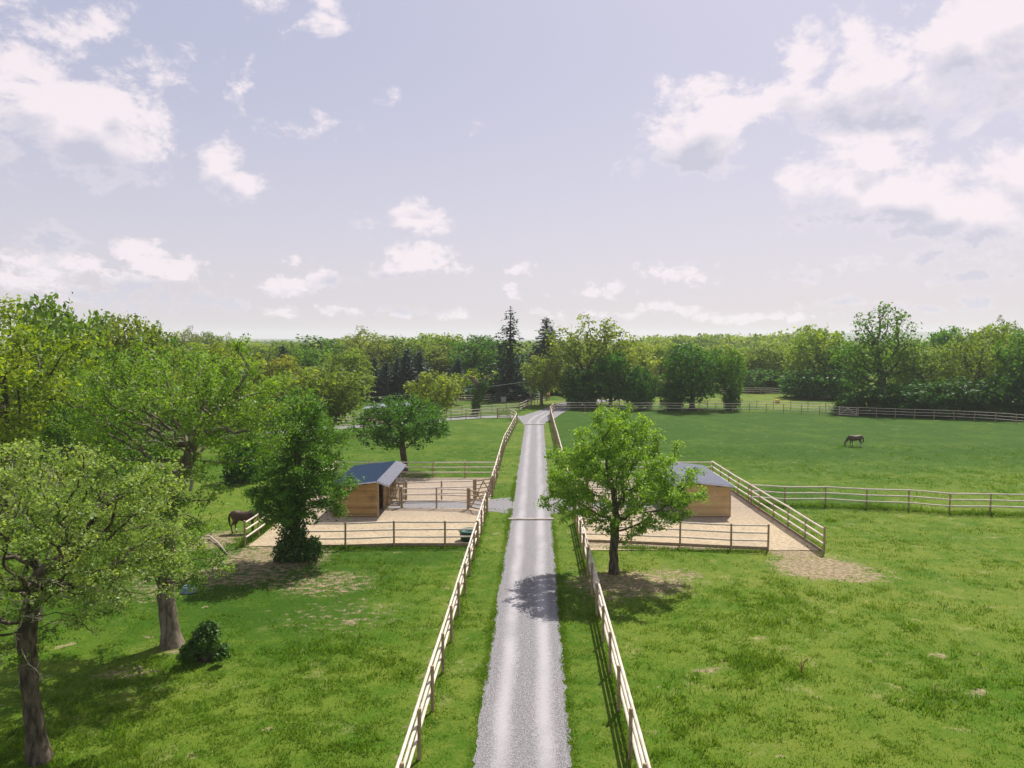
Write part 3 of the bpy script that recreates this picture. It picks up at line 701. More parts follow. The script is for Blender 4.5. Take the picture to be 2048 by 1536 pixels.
def conifer(kind, h, wmax, dens, droop, seed, z0=.06, prof=1.0):
    rng = np.random.default_rng(seed); C_ = []; N_ = []; S_ = []; Vv = []; mb = MB()
    mb.tube([(0, 0, -.2), (0, 0, h * .5), (0, 0, h)], [h * .016, h * .009, .02], 7)
    z = h * z0
    while z < h * .99:
        f = z / h; L = wmax * (1 - f) ** prof * (.75 + .5 * rng.random()) + .15
        nb = max(3, int((4 + 4 * (1 - f)) * dens))
        a0 = rng.random() * 6.28
        for k in range(nb):
            a = a0 + 6.283 * k / nb + rng.normal(0, .2); l = L * (.6 + .55 * rng.random())
            end = (math.cos(a) * l, math.sin(a) * l, z - droop * l)
            if l > .5: mb.tube([(0, 0, z), (end[0] * .5, end[1] * .5, z - droop * l * .35), end], [.04, .025, .01], 3, False)
            m = max(2, int(l / .26 * (1.4 if dens > .8 else 1.0)))
            t = (np.arange(m) + rng.random(m)) / m
            c = np.stack([math.cos(a) * l * t, math.sin(a) * l * t, z - droop * l * t ** 1.4], -1) + rng.normal(0, .12, (m, 3)) * np.array([1, 1, .8])
            c = np.repeat(c, 2, 0) + rng.normal(0, .10, (2 * m, 3)); m2 = 2 * m
            C_.append(c); N_.append(rng.normal(0, .5, (m2, 3)) + np.array([math.cos(a) * .4, math.sin(a) * .4, .8]))
            S_.append((.38 + .30 * rng.random(m2)) * (.7 + .5 * (1 - f))); Vv.append(rng.random(m2))
        z += h * (.021 + .012 * rng.random()) / max(.6, dens)
    cm = leaf_mesh(kind + '_crown', np.concatenate(C_), np.concatenate(N_), np.concatenate(S_), .55, np.concatenate(Vv), rng); cm.materials.append(M['needle'])
    tm = mb.mesh(kind + '_trunk', True); tm.materials.append(M['bark'])
    PROTO[kind] = (tm, cm, wmax * 2 * .72, h)
conifer('spruce', 18, 3.9, .85, .38, 51, .10, .75)
conifer('fir', 16, 3.9, 1.25, .22, 52, .05, .8)
conifer('young_spruce', 9, 2.3, 1.2, .2, 53, .02, .75)

COLS = dict(mid=(.78, .86, .8), dark=(.33, .64, .48), vdark=(.21, .44, .36), bright=(1.05, 1.08, .7), yellow=(1.12, 1.12, .8), olive=(1.0, .98, 1.0), pale=(1.25, 1.2, 1.4), brown=(1.15, .88, .8), grey=(1.05, 1.0, 1.4), deep=(.52, .82, .6), conif=(1, 1, 1), blue=(.85, .95, 1.2))
NAMES = dict(dome='broadleaf_tree', dome_b='broadleaf_tree', tall='broadleaf_tree', airy='open_crowned_tree', willowy='willow_tree', bushy='bush', small='small_tree', oak='oak_tree', spruce='spruce_tree', fir='fir_tree', young_spruce='young_spruce')
CATS = dict(bushy='bush')
def place(kind, px, Y, top, wpx, col, label, group=None, seed=None, jitc=.10, name=None):
    tm, cm, w, h = PROTO[kind]
    X, zt = Z(px, top, Y); sz = zt / h; sw = wpx / F * Y / w
    rs = random.Random(int(px * 13 + Y * 7) if seed is None else seed)
    rz = rs.random() * 6.283
    if kind in ('oak', 'willowy'): rz = rs.choice([0, math.pi]) + rs.uniform(-.25, .25)
    root = empty(name or NAMES[kind], (X, Y, 0), rz, label=label, cat=CATS.get(kind, 'tree'), group=group)
    root.scale = (sw, sw, sz)
    link('trunk', tm, None, root)
    c = link('crown', cm, None, root); k = COLS[col]; g = 1 + rs.uniform(-jitc, jitc)
    c.color = (k[0] * g * (1 + rs.uniform(-jitc, jitc)), k[1] * g, k[2] * g, 1)
    return root

# left, behind the old trees
place('dome', 115, 62, 604, 190, 'mid', 'mid-green tree rising above the left skyline beside the big yellow-green one')
place('dome_b', 205, 76, 642, 130, 'bright', 'lower bright green tree between two taller ones on the left skyline')
place('dome', 265, 74, 638, 150, 'olive', 'olive green tree whose rounded top ends the left skyline group')
place('airy', 300, 90, 655, 110, 'deep', 'thin-topped deep green tree at the right end of the left skyline group')
place('dome_b', 445, 86, 690, 185, 'bright', 'round fresh green tree rising just right of the gnarled old tree')
place('small', 660, 86, 735, 150, 'mid', 'mid-green tree between the ivy-clad tree and the white-roofed shelter')
place('small', 868, 92, 745, 100, 'olive', 'pale leafy tree rising just behind the dark round-headed tree')
place('small', 605, 82, 742, 120, 'olive', 'olive tree showing just above the top of the ivy-clad tree')
place('bushy', 487, 58, 868, 95, 'vdark', 'dark bush in the field left of the ivy-clad tree')
place('bushy', 60, 74, 800, 190, 'dark', 'dark hedge bush at the left edge below the yellow-green tree')
for i, (px, tp, w) in enumerate([(150, 810, 150), (245, 815, 150), (330, 822, 150), (420, 825, 140), (520, 800, 130), (590, 790, 120)]):
    place('bushy', px, 92 + i, tp, w, 'dark', 'dark hedge bush behind the far left field fence', 'hedge bushes behind the left field')
for i, (px, tp, w, Y) in enumerate([(70, 700, 160, 95), (160, 700, 140, 100), (345, 700, 130, 105), (395, 705, 120, 110), (500, 725, 110, 112)]):
    place(('dome', 'dome_b', 'tall')[i % 3], px, Y, tp, w, ('deep', 'mid', 'olive')[i % 3], 'leafy tree of the left hedgerow behind the old trees', 'hedgerow trees on the left')
# brown and grey tops on the left horizon
place('airy', 370, 210, 658, 62, 'brown', 'brownish tree top on the left horizon')
place('dome', 415, 230, 666, 50, 'grey', 'grey-green tree top right of the brownish one on the left horizon')
place('airy', 447, 235, 670, 50, 'grey', 'last grey tree top before the gap in the left horizon')
# snags
place('young_spruce', 522, 130, 700, 44, 'conif', 'dark ivy-smothered tree standing in the wood above the ivy-clad tree', name='ivy_tree')
place('young_spruce', 566, 135, 690, 46, 'conif', 'dark pointed tree in the wood next to the rust-tinted one', name='ivy_tree')
place('dome', 556, 112, 714, 105, 'brown', 'rust-tinted round tree in the wood above the ivy-clad tree')
# wood, front row
for i, (k, px, Y, tp, w, c) in enumerate([
        ('dome_b', 620, 138, 700, 120, 'deep'), ('dome', 690, 128, 700, 110, 'mid'), ('tall', 645, 160, 676, 110, 'deep'), ('dome', 575, 165, 684, 120, 'mid'),
        ('airy', 735, 165, 660, 120, 'pale'), ('tall', 695, 172, 676, 80, 'olive'), ('dome_b', 790, 168, 676, 110, 'olive'), ('dome', 850, 172, 670, 110, 'bright'),
        ('dome_b', 905, 170, 672, 110, 'yellow'), ('tall', 880, 160, 690, 90, 'olive'), ('airy', 710, 135, 745, 80, 'pale'), ('dome', 500, 175, 690, 130, 'olive')]):
    place(k, px, Y, tp, w, c, 'broadleaf tree in the wood behind the far paddocks', 'broadleaf trees of the far wood')
place('dome', 957, 155, 674, 130, 'dark', 'broad dark green tree left of the tall spruce')
place('small', 905, 128, 748, 60, 'olive', 'little olive tree at the wood edge left of the pollard')
# dark young spruces
for px, tp, w in [(748, 714, 40), (772, 722, 40), (795, 716, 44), (814, 696, 52), (838, 700, 56), (760, 738, 44), (916, 716, 44), (895, 738, 36)]:
    place('young_spruce', px, 134 + (px % 7), tp, w, 'blue', 'dark young spruce in the clump above the white-roofed shelter', 'young spruces at the wood edge')
place('spruce', 1021, 138, 612, 92, 'conif', 'tallest tree, a thin ragged spruce sticking far above the wood')
place('fir', 1093, 156, 633, 116, 'conif', 'dense pointed fir just right of the tall thin spruce')
place('bushy', 1025, 150, 715, 95, 'vdark', 'dark undergrowth tree at the foot of the tall thin spruce')
place('small', 1083, 127.5, 712, 74, 'olive', 'light olive tree with a dark trunk beside the bend of the drive')
# undergrowth along the wood
for px, tp, w, c in [(640, 775, 90, 'dark'), (700, 782, 80, 'deep'), (735, 775, 70, 'vdark'), (790, 778, 80, 'dark'), (845, 768, 70, 'dark'), (890, 762, 80, 'deep'), (925, 768, 70, 'vdark'), (1000, 752, 80, 'vdark'), (965, 765, 80, 'vdark'), (1045, 768, 70, 'dark')]:
    place('bushy', px, 141 + (px % 5), tp, w, c, 'dark bush in the undergrowth along the wood edge', 'undergrowth bushes along the wood')
# right of the drive
place('willowy', 1182, 127, 642, 165, 'yellow', 'large feathery yellow-green tree with many stems right of the drive bend')
place('dome', 1222, 123, 706, 85, 'dark', 'dark rounded tree against the right side of the feathery tree')
place('bushy', 1155, 122, 738, 85, 'vdark', 'dark bush at the foot of the feathery tree by the drive bend')
place('bushy', 1282, 120, 736, 76, 'vdark', 'low dark bush left of the big round dark tree across the field')
place('dome', 1386, 119, 690, 122, 'dark', 'big round dark green tree behind the far fence of the right field')
place('bushy', 1345, 118.5, 768, 50, 'dark', 'small dark bush under the left side of the big round tree')
place('small', 1463, 119, 700, 58, 'deep', 'slim tree with a bushy foot right of the big round dark tree')
place('bushy', 1463, 118.6, 776, 40, 'vdark', 'dark thicket at the foot of the slim tree')
for i, (k, px, Y, tp, w, c) in enumerate([
        ('dome_b', 1275, 150, 690, 100, 'pale'), ('dome', 1325, 158, 688, 90, 'olive'), ('tall', 1300, 175, 684, 80, 'pale'), ('dome', 1450, 165, 692, 90, 'yellow'),
        ('dome_b', 1505, 170, 698, 90, 'pale'), ('dome', 1555, 168, 688, 100, 'olive'), ('tall', 1425, 178, 700, 80, 'grey'), ('dome', 1360, 175, 690, 90, 'olive'), ('dome_b', 1260, 185, 684, 90, 'olive'), ('bushy', 1510, 160, 740, 80, 'dark'), ('bushy', 1560, 160, 742, 90, 'dark'), ('bushy', 1330, 150, 750, 70, 'olive')]):
    place(k, px, Y, tp, w, c, 'leafy tree in the band beyond the right hand fields', 'trees beyond the right fields')
place('dome', 1640, 148, 655, 125, 'yellow', 'tall golden green tree left of the open oak')
place('dome_b', 1690, 144, 690, 100, 'deep', 'deep green tree filling the gap left of the open oak')
place('bushy', 1610, 142, 742, 100, 'dark', 'dark bush under the golden green tree')
place('bushy', 1670, 140, 742, 100, 'dark', 'dark bush between the golden tree and the open oak')
place('oak', 1768, 117, 615, 188, 'deep', 'largest tree on the right, a tall oak with sky showing through its top')
place('airy', 1850, 116, 690, 110, 'olive', 'open-branched olive tree just right of the tall oak')
place('dome', 1890, 155, 657, 80, 'deep', 'round tree top far behind the right hand trees')
place('dome_b', 1835, 140, 700, 130, 'yellow', 'yellow-green tree behind the right hand hedge')
place('airy', 1955, 114, 668, 130, 'olive', 'spreading thin-leaved tree second from the right edge')
place('dome', 1985, 126, 655, 110, 'yellow', 'golden tree top behind the spreading thin-leaved tree')
place('airy', 2010, 140, 640, 90, 'mid', 'highest tree top near the right edge')
place('dome_b', 2052, 108, 668, 120, 'deep', 'deep green tree cut by the right edge of the picture')
for px, tp, w in [(1745, 775, 90), (1800, 768, 100), (1850, 765, 100), (1900, 762, 110), (1950, 760, 110), (2000, 755, 110), (2050, 750, 120), (1925, 780, 90), (1700, 785, 60)]:
    place('bushy', px, 111 - (px - 1700) * .016, tp, w, 'vdark', 'dark bush in the hedge behind the right field fence', 'hedge bushes at the right')
# pollard with an ivy-covered trunk
hero_tree('pollard_tree', 'pollarded tree with a thick pale ivy trunk by the far left path', (-5.7, 111),
          [(-5.7, 111, -.1), (-5.5, 111, 1.6), (-5.2, 111, 3.4), (-5.1, 111, 4.2)],
          [(-6.6, 111, 6.2, 1.3, 1.2, 1.2), (-3.4, 111, 6.0, 1.6, 1.3, .9), (-7.6, 111, 4.8, 1.2, 1.0, .8), (-4.9, 111, 7.2, .8, .8, .6), (-2.4, 111, 4.6, 1.0, .8, .6)],
          260, .45, 16, .28, .30, 61, step=.4, kill=.6, infl=2.4, colour=(1.2, 1.15, .8), tip=.02, cat='tree', bark='bark_pale',
          ivy=dict(ells=[(-5.55, 110.9, 1.4, .7, .6, 1.4), (-5.2, 110.9, 3.2, 1.0, .8, 1.3), (-4.4, 110.9, 4.4, .8, .6, .9)], n=1500, size=.26))

# far-off woods: one mass
def far_woods():
    rng = np.random.default_rng(71); C_ = []; N_ = []; S_ = []; Vv = []
    def canopy(n, y0, y1, a0, a1, h0, h1, q=46, skip=None):
        for i in range(n):
            Y = y0 * (y1 / y0) ** rng.random(); px = a0 + (a1 - a0) * rng.random()
            X = (px - 1024) / F * Y; h = h0 + (h1 - h0) * rng.random() + (fbm(np.array([px * .012]), np.array([Y * .01]), 9)[0] - .5) * 5
            w = h * (.30 + .15 * rng.random())
            d = rng.normal(size=(q, 3)); d /= np.linalg.norm(d, axis=1)[:, None]; d[:, 2] = np.abs(d[:, 2]) * 1.0 - .15
            c = np.array([X, Y, h * .5]) + d * np.array([w, w, h * .5]) * (.75 + .3 * rng.random((q, 1)))
            C_.append(c); N_.append(d + rng.normal(0, .5, (q, 3))); S_.append((.7 + .6 * rng.random(q)) * (.75 + Y / 500)); Vv.append(np.full(q, rng.random()) * .7 + .3 * rng.random(q))
    canopy(500, 195, 300, 330, 1260, 8.5, 11.5, 60)
    canopy(260, 200, 300, 1180, 2250, 9, 11.5, 60)
    canopy(360, 300, 430, 1290, 1640, 12, 16, 60)
    canopy(900, 300, 900, -250, 2300, 9, 12.5)
    canopy(800, 900, 2000, -300, 2350, 9, 14)
    canopy(120, 250, 500, 1850, 2250, 11, 15)
    rng2 = np.random.default_rng(3)
    me = leaf_mesh('far_woods', np.concatenate(C_), np.concatenate(N_), np.concatenate(S_), .8, np.concatenate(Vv), rng2)
    o = link('far_woods', me, M['leaf_far'], label='hazy woodland reaching to the horizon', cat='woodland', kind='stuff'); o.color = (1.05, 1.05, 1.15, 1)
far_woods()
# low hills on the horizon
hx = np.linspace(-3900, 3900, 160); rows = []
prof = 14 + 34 * np.exp(-((hx - 1650) / 650) ** 2) + 3 * np.exp(-((hx + 1500) / 900) ** 2) + 6 * fbm(hx * .004, hx * 0, 8, 4)
V = np.concatenate([np.stack([hx, np.full_like(hx, 2500 + k * 260), prof * z], -1) for k, z in ((0, -.05), (1, .7), (2, 1.0), (3, .6), (4, -.05))])
ii = np.arange(5 * 160).reshape(5, 160)
f = np.stack([ii[:-1, :-1], ii[:-1, 1:], ii[1:, 1:], ii[1:, :-1]], -1).reshape(-1, 4)
M['hill'] = mat_simple('wooded_hill', (.04, .07, .03), (.09, .12, .05), .01, coord='Object')
tag(link('hills', mesh_np('hills', V, f, None, True), M['hill']), kind='structure', label='low blue wooded hills on the horizon')

# ------------------------------------------------------------------ fences
POST_H, POST_R = 1.42, .055
mb = MB(); mb.tube([(0, 0, -.2), (0, 0, POST_H - .02), (0, 0, POST_H)], [POST_R, POST_R, POST_R * .8], 10)
POST_ME = mb.mesh('post'); POST_ME.materials.append(M['post'])
mb = MB(); mb.tube([(0, 0, -.2), (0, 0, 1.46), (0, 0, 1.48)], [.085, .085, .07], 10)
STOUT_ME = mb.mesh('stout_post'); STOUT_ME.materials.append(M['post'])
def resample(pts, sp):
    pts = np.array(pts, float); seg = np.linalg.norm(np.diff(pts, axis=0), axis=1); cs = np.concatenate([[0], np.cumsum(seg)])
    n = max(1, round(cs[-1] / sp)); t = np.linspace(0, cs[-1], n + 1)
    return np.stack([np.interp(t, cs, pts[:, 0]), np.interp(t, cs, pts[:, 1])], -1)
FN = [0]
def fence(label, pts, side, sp=2.55, heights=(1.33, .92, .50), exact=False, group=None, kick=False, rail_r=.046, stout=(), wires=False):
    """side: +1 rails on the left of the walking direction, -1 on the right"""
    FN[0] += 1; rs = random.Random(FN[0])
    q = np.array(pts, float) if exact else resample(pts, sp)
    o = empty('paddock_fence', (q[0][0], q[0][1], 0), label=label, cat='fence', group=group)
    loc = q - q[0]; n = len(q); cum = [rs.uniform(-.025, .025) for _ in range(n)]
    for i in range(n):
        p = link('post', STOUT_ME if i in stout or i - n in stout else POST_ME, None, o, (loc[i][0], loc[i][1], cum[i]), rs.random() * 6)
        p.rotation_euler = (rs.uniform(-.015, .015), rs.uniform(-.015, .015), rs.random() * 6)
    d = np.gradient(loc, axis=0) if n > 1 else loc; d /= np.maximum(np.linalg.norm(d, axis=1)[:, None], 1e-9)
    nr = np.stack([-d[:, 1], d[:, 0]], -1) * side * (POST_R + rail_r * .7)
    for h in heights:
        pl = [(loc[i][0] + nr[i][0], loc[i][1] + nr[i][1], h + cum[i] + rs.uniform(-.012, .012)) for i in range(n)]
        e = Vector(pl[0]) - Vector(pl[1]); e.normalize(); pl[0] = tuple(Vector(pl[0]) + e * .08); e = Vector(pl[-1]) - Vector(pl[-2]); e.normalize(); pl[-1] = tuple(Vector(pl[-1]) + e * .08)
        full = []
        for a, b in zip(pl[:-1], pl[1:]):
            full += [a, tuple((Vector(a) * .5 + Vector(b) * .5) + Vector((0, 0, rs.uniform(-.012, .006))))]
        full.append(pl[-1])
        mbr = MB(); mbr.tube(full, [rail_r * rs.uniform(.92, 1.08) for _ in full], 8)
        link('rail', mbr.mesh('rail'), M['rail'], o)
    if kick:
        mbk = MB()
        for a, b in zip(loc[:-1], loc[1:]): mbk.bar((a[0] + nr[0][0] * 1.1, a[1] + nr[0][1] * 1.1, .07), (b[0] + nr[0][0] * 1.1, b[1] + nr[0][1] * 1.1, .07), .04, .20)
        link('kickboard', mbk.mesh('kickboard'), M['board'], o)
    return o
ysL = np.arange(47.0, 13, -2.55)
fence('long three-rail fence along the left of the drive from the bottom edge to a gate', [(lf_x(y), y) for y in ysL], -1, exact=True, stout=(0,))
fence('three-rail fence left of the drive between the left shelter lane and the far path', [(-1.42, 52.26), (lf_x(75), 75), (.3, 92), (.75, 99.0), (.55, 102.3), P(1020, 835.5)], 1, stout=(0, -1))
fence('long three-rail fence along the right of the drive past the lone bright green tree', [(rf_x(y), y) for y in np.arange(13.85, 47, 2.55)], -1, exact=True, stout=(-1,))
fence('three-rail fence right of the drive from the right shelter lane to the far field corner', [(rf_x(52.3), 52.3), (rf_x(75), 75), (5.4, 99), (5.75, 108.5)], -1, stout=(0,))
fence('front fence of the left sand paddock beside the green trough', [(-11.8, 38.9), (-9.11, 38.95), (-6.5, 39.25), (-3.69, 39.25), (-1.95, 39.3)], 1, exact=True, kick=True)
fence('short left side fence of the sand paddock with the dark horse behind it', [(-14.74, 39.35), (-14.68, 41.3), (-14.66, 43.8), (-14.65, 46.3), (-14.65, 48.8), (-14.65, 51.3), (-14.65, 53.8), (-14.65, 56.4), (-14.65, 59.2)], -1, exact=True)
fence('back fence of the left far paddock in front of the dark round tree', [(-14.5, 59.25), (-1.2, 59.2)], -1, sp=2.6)
fence('fence on the near side of the lane to the left shelter', [(-7.47, 48.46), (-5.1, 48.31), (-2.96, 48.02)], 1, exact=True, stout=(0, -1), rail_r=.05)
fence('fence on the far side of the lane to the left shelter', [(-7.48, 50.45), (-5.0, 50.8), (-2.7, 51.1)], 1, exact=True, stout=(0, -1))
fence('front fence of the right sand paddock', [(4.0, 40.0), (6.63, 39.68), (9.25, 39.25), (11.92, 38.77), (13.83, 38.49)], 1, exact=True, kick=True)
fence('straight outer fence on the right side of the right sand paddock', [(16.7, 38.12), (16.69, 40.6), (16.68, 43.1), (16.67, 45.5), (16.66, 48.0), (16.66, 50.3), (16.65, 52.7), (16.65, 55), (16.65, 57.2), (16.65, 59.4)], 1, exact=True, kick=True, rail_r=.055)
fence('back fence of the right far paddock behind the lone tree', [(rf_x(59.3), 59.3), (16.6, 59.3)], -1, sp=2.6)
fence('lane fence near the right shelter behind the lone tree', [(10.0, 48.4), (7.4, 48.3), (5.4, 48.1)], -1, exact=True)
fence('second lane fence near the right shelter, farther back behind the lone tree', [(10.0, 50.5), (7.4, 50.7), (5.4, 51)], -1, exact=True)
fence('three-rail fence crossing the right field from the paddock to the right edge', RMID, -1, exact=True, rail_r=.05)
RFAR = [(5.75, 108.5)] + [P(*q) for q in [(1110, 822), (1149, 821.5), (1327, 822.5), (1528, 824.5), (1676, 831)]]
fence('far fence of the right field running below the big round dark tree', RFAR, 1, stout=(3,))
fence('far fence of the right field along the dark hedge to the right edge', [P(*q) for q in [(1716, 833), (1770, 835), (1906, 840), (2000, 845), (2060, 850), (2150, 860)]], 1, stout=(0,), rail_r=.034)
fence('second fence just behind the far fence of the right field', [P(*q) for q in [(1320, 817), (1420, 817.5), (1528, 819), (1670, 823.5), (1760, 826)]], 1)
fence('most distant fence of the right fields under the hedge', [P(*q) for q in [(1440, 790), (1490, 788), (1528, 788.5), (1600, 792), (1680, 798)]], 1)
fence('curving fence behind the left field, from the far gate toward the left edge', LFAR[1:], -1, stout=(0,))
fence('second curving fence beyond the far left gravel path', [P(*q) for q in [(1039.5, 824), (1008, 826), (960, 828.5), (890, 832), (800, 837), (735, 842)]], -1)
fence('fence beside the far bend of the drive with a dark horse behind it', [P(*q) for q in [(1039.5, 824), (1057, 815.5), (1075, 808), (1092, 803.5)]], 1)
fence('pale fence closing off the far left field under the wood', [P(*q) for q in [(885, 807), (960, 805), (1020, 800.5), (1078, 797.5)]], 1)
fence('rail fence of the sand yard by the white-roofed shelter', [P(*q) for q in [(690, 848), (735, 845), (790, 842)]], 1)

# gates -----------------------------------------------------------
def gate(label, a, b, h=1.22, bars=5, cat='gate', z0=.14, wood='gatewood'):
    a = Vector((a[0], a[1], 0)); b = Vector((b[0], b[1], 0)); L = (b - a).length
    o = empty('field_gate', a, math.atan2(b.y - a.y, b.x - a.x), label=label, cat=cat)
    m = MB(); m.box((.04, 0, z0 + h / 2 + .05), (.08, .075, h + .1)); m.box((L - .04, 0, z0 + h / 2), (.08, .07, h))
    link('gate_frame', m.mesh('gate_frame'), M[wood], o)
    for k in range(bars):
        z = z0 + .05 + (h - .1) * (k / (bars - 1)) ** 1.0
        m = MB(); m.bar((.08, 0, z), (L - .08, 0, z), .05, .09 if k in (0, bars - 1) else .07); link('bar', m.mesh('gate_bar'), M[wood], o)
    for s, (p, q) in enumerate((((.1, z0 + .08), (L * .55, z0 + h - .06)), ((L - .1, z0 + .08), (L * .45, z0 + h - .06)))):
        m = MB(); y = -.045 if s else .045; m.bar((p[0], y, p[1]), (q[0], y, q[1]), .03, .075); link('brace', m.mesh('gate_brace'), M[wood], o)
    return o
gate('near wooden gate with crossed braces at the left paddock corner by the drive', (-2.86, 47.95), (-1.62, 46.95))
gate('wooden gate on the far side of the left lane mouth, opposite the near one', (-2.62, 51.15), (-1.5, 52.15))
gate('small gate between the left shelter and its lane fence', (-8.38, 48.5), (-7.58, 48.47))
gate('small gate behind the left shelter corner on the far side of the lane', (-8.38, 50.46), (-7.58, 50.46))
gate('far wooden gate closing the path left of the drive', P(1017, 835.5), P(997, 835.8))
gate('grey gate in the far fence of the right field below the tall oak', P(1678, 831.3), P(1714, 832.8), bars=5, wood='rail')
gate('gate on the near side of the right lane mouth behind the lone tree', (4.05, 46.8), (5.3, 48.05))
gate('gate on the far side of the right lane mouth behind the lone tree', (4.2, 52.2), (5.3, 51.05))

# ------------------------------------------------------------------ horse shelters
def siding(mb, x0, x1, z0, ztop, y=0.0, th=.045, pitch=.135, top2=None):
    """horizontal boards on a wall in the XZ plane; top may slope from ztop (x0) to top2 (x1)"""
    top2 = ztop if top2 is None else top2
    k = 0; z = z0
    zt = max(ztop, top2)
    while z < zt - .01:
        z1 = min(z + pitch, zt)
        if z1 <= min(ztop, top2): xa, xb = x0, x1
        else:
            def xat(zz): return x0 + (x1 - x0) * (zz - ztop) / (top2 - ztop)
            if ztop < top2: xa, xb = xat(max(z1, ztop)), x1
            else: xa, xb = x0, xat(max(z1, top2))
        if abs(xb - xa) > .06:
            vs = [(xa, y - th, z), (xb, y - th, z), (xb, y - th * .45, z1 - .012), (xa, y - th * .45, z1 - .012), (xa, y, z), (xb, y, z), (xb, y, z1), (xa, y, z1)]
            mb.add(vs, [(0, 1, 2, 3), (3, 2, 6, 7), (0, 4, 5, 1), (4, 7, 6, 5), (0, 3, 7, 4), (1, 5, 6, 2)])
        z = z1; k += 1
def corrugated(name, x0, z0, x1, z1, y0, y1, pitch, amp, th=.025):
    """sheet running down the slope in X, ribs spaced in Y"""
    n = int(round((y1 - y0) / pitch)); ys = []; zs = []
    for i in range(n):
        b = y0 + i * pitch
        for u, a in ((0.0, 0), (.28, 0), (.40, 1), (.60, 1), (.72, 0)): ys.append(b + u * pitch); zs.append(a * amp)
    ys.append(y1); zs.append(0); m = len(ys)
    V = []
    for (x, z) in ((x0, z0), (x1, z1)):
        for y, a in zip(ys, zs): V.append((x, y, z + a))
    for (x, z) in ((x0, z0), (x1, z1)):
        for y, a in zip(ys, zs): V.append((x, y, z + a - th))
    f = []
    for i in range(m - 1): f.append((i, i + 1, m + i + 1, m + i)); f.append((2 * m + i, 3 * m + i, 3 * m + i + 1, 2 * m + i + 1))
    for i in range(m - 1): f.append((i, 2 * m + i, 2 * m + i + 1, i + 1)); f.append((m + i, m + i + 1, 3 * m + i + 1, 3 * m + i))
    f.append((0, m, 3 * m, 2 * m)); f.append((m - 1, 3 * m - 1, 4 * m - 1, 2 * m - 1))
    mb = MB(); mb.add(V, f); return mb
def shelter(label, cx, y0, y1, mirror, plank, roofmat, W=2.95, eave=2.0, ridge=2.3, frontmat='ribbed'):
    """open front toward the drive; local +X is the open front; mirror flips it"""
    L = y1 - y0; o = empty('horse_shelter', (cx, y0, 0), label=label, cat='shelter'); s = -1 if mirror else 1
    def put(name, mb, mat, smooth=False):
        if mirror: mb.v = [(-x, y, z) for x, y, z in mb.v]
        return link(name, mb.mesh(name, smooth), M[mat], o)
    xr, xf = -W / 2, W / 2                       # rear, front
    rx = xf - .05                                # ridge above the front posts
    for nm, y in (('end_wall', 0.0), ('end_wall', L)):
        m = MB(); siding(m, xr + .05, xf - .11, .06, eave, y if y == 0 else y + .03, top2=ridge - .02); put(nm, m, plank)
    m = MB(); mid = L / 2; siding(m, xr + .06, xf - .3, .06, eave - .05, mid); put('partition', m, plank)
    m = MB()                                      # rear wall along Y
    k = 0; z = .06
    while z < eave - .02:
        z1 = min(z + .135, eave - .02); m.box((xr + .02, L / 2, (z + z1) / 2), (.03 + .004 * (k % 2), L - .1, z1 - z - .006)); z = z1; k += 1
    put('rear_wall', m, plank)
    for y in (.06, L - .06, L / 2):
        for x, h in ((xf - .05, ridge - .03), (xr, eave - .02)):
            m = MB(); m.box((x, y, h / 2 - .1), (.12, .12, h + .2)); put('corner_post', m, 'gatewood')
    for y in (L * .30, L * .70):
        m = MB(); m.box((xf - .05, y, ridge / 2 - .02), (.10, .10, ridge - .06)); put('door_post', m, 'gatewood')
    m = MB(); m.box((xf - .05, L / 2, ridge - .16), (.05, L - .3, .22)); put('lintel', m, 'gatewood')
    for (ya, yb) in ((L * .30, L * .5), (L * .5, L * .70)):    # half boarded fronts beside the openings
        m = MB(); k = 0; z = .06
        while z < eave - .1:
            m.box((xf - .12, (ya + yb) / 2, z + .065), (.03 + .003 * (k % 2), yb - ya - .14, .125)); z += .135; k += 1
        put('front_wall', m, plank)
    roof = put('roof', corrugated('roof', xr - .18, eave + .03, rx, ridge + .06, -.3, L + .3, .30, .045), roofmat)
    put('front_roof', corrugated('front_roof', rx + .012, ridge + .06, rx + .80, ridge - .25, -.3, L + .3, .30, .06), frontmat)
    m = MB(); m.bar((xr - .18, -.315, eave + .0), (rx, -.315, ridge + .03), .02, .08); m.bar((rx + .02, -.315, ridge + .03), (rx + .80, -.315, ridge - .27), .02, .08); put('fascia', m, 'trim').parent = roof
    return o
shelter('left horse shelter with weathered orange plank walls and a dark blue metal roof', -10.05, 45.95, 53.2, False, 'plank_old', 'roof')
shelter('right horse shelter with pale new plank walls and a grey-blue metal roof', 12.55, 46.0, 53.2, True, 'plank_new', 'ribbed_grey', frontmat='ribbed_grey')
shelter('distant white-roofed shelter behind the dark round tree', -17.6, 98.5, 104.5, False, 'plank_old', 'trim', W=5.2, eave=2.05, ridge=2.4)

# ------------------------------------------------------------------ small things
tx, ty = P(936, 1086)
o = empty('water_trough', (tx, ty + .5, 0), label='dark green round water trough in the corner of the left paddock', cat='trough'); o.scale = (.9, .9, .9)
mb = MB(); mb.lathe([(0, .03), (.44, .03), (.48, .0), (.58, .62), (.63, .63), (.64, .67), (.60, .69), (.56, .66), (.52, .40), (.0, .40)], 36); link('tub', mb.mesh('tub', True), M['trough'], o)
mb = MB(); mb.lathe([(0, .54), (.53, .54)], 32); link('water', mb.mesh('water'), M['water'], o)
tx, ty = P(373, 1187)
o = empty('feed_tub', (tx, ty + .2, 0), label='grey-blue feed tub on the worn grass behind the gnarled tree', cat='tub')
mb = MB(); mb.lathe([(0, .02), (.34, .0), (.34, .04), (.26, .24), (.25, .27), (.21, .27), (.20, .22), (.22, .08), (0, .07)], 28); link('tub', mb.mesh('tub', True), M['tub'], o)
tx, ty = P(1555, 806)
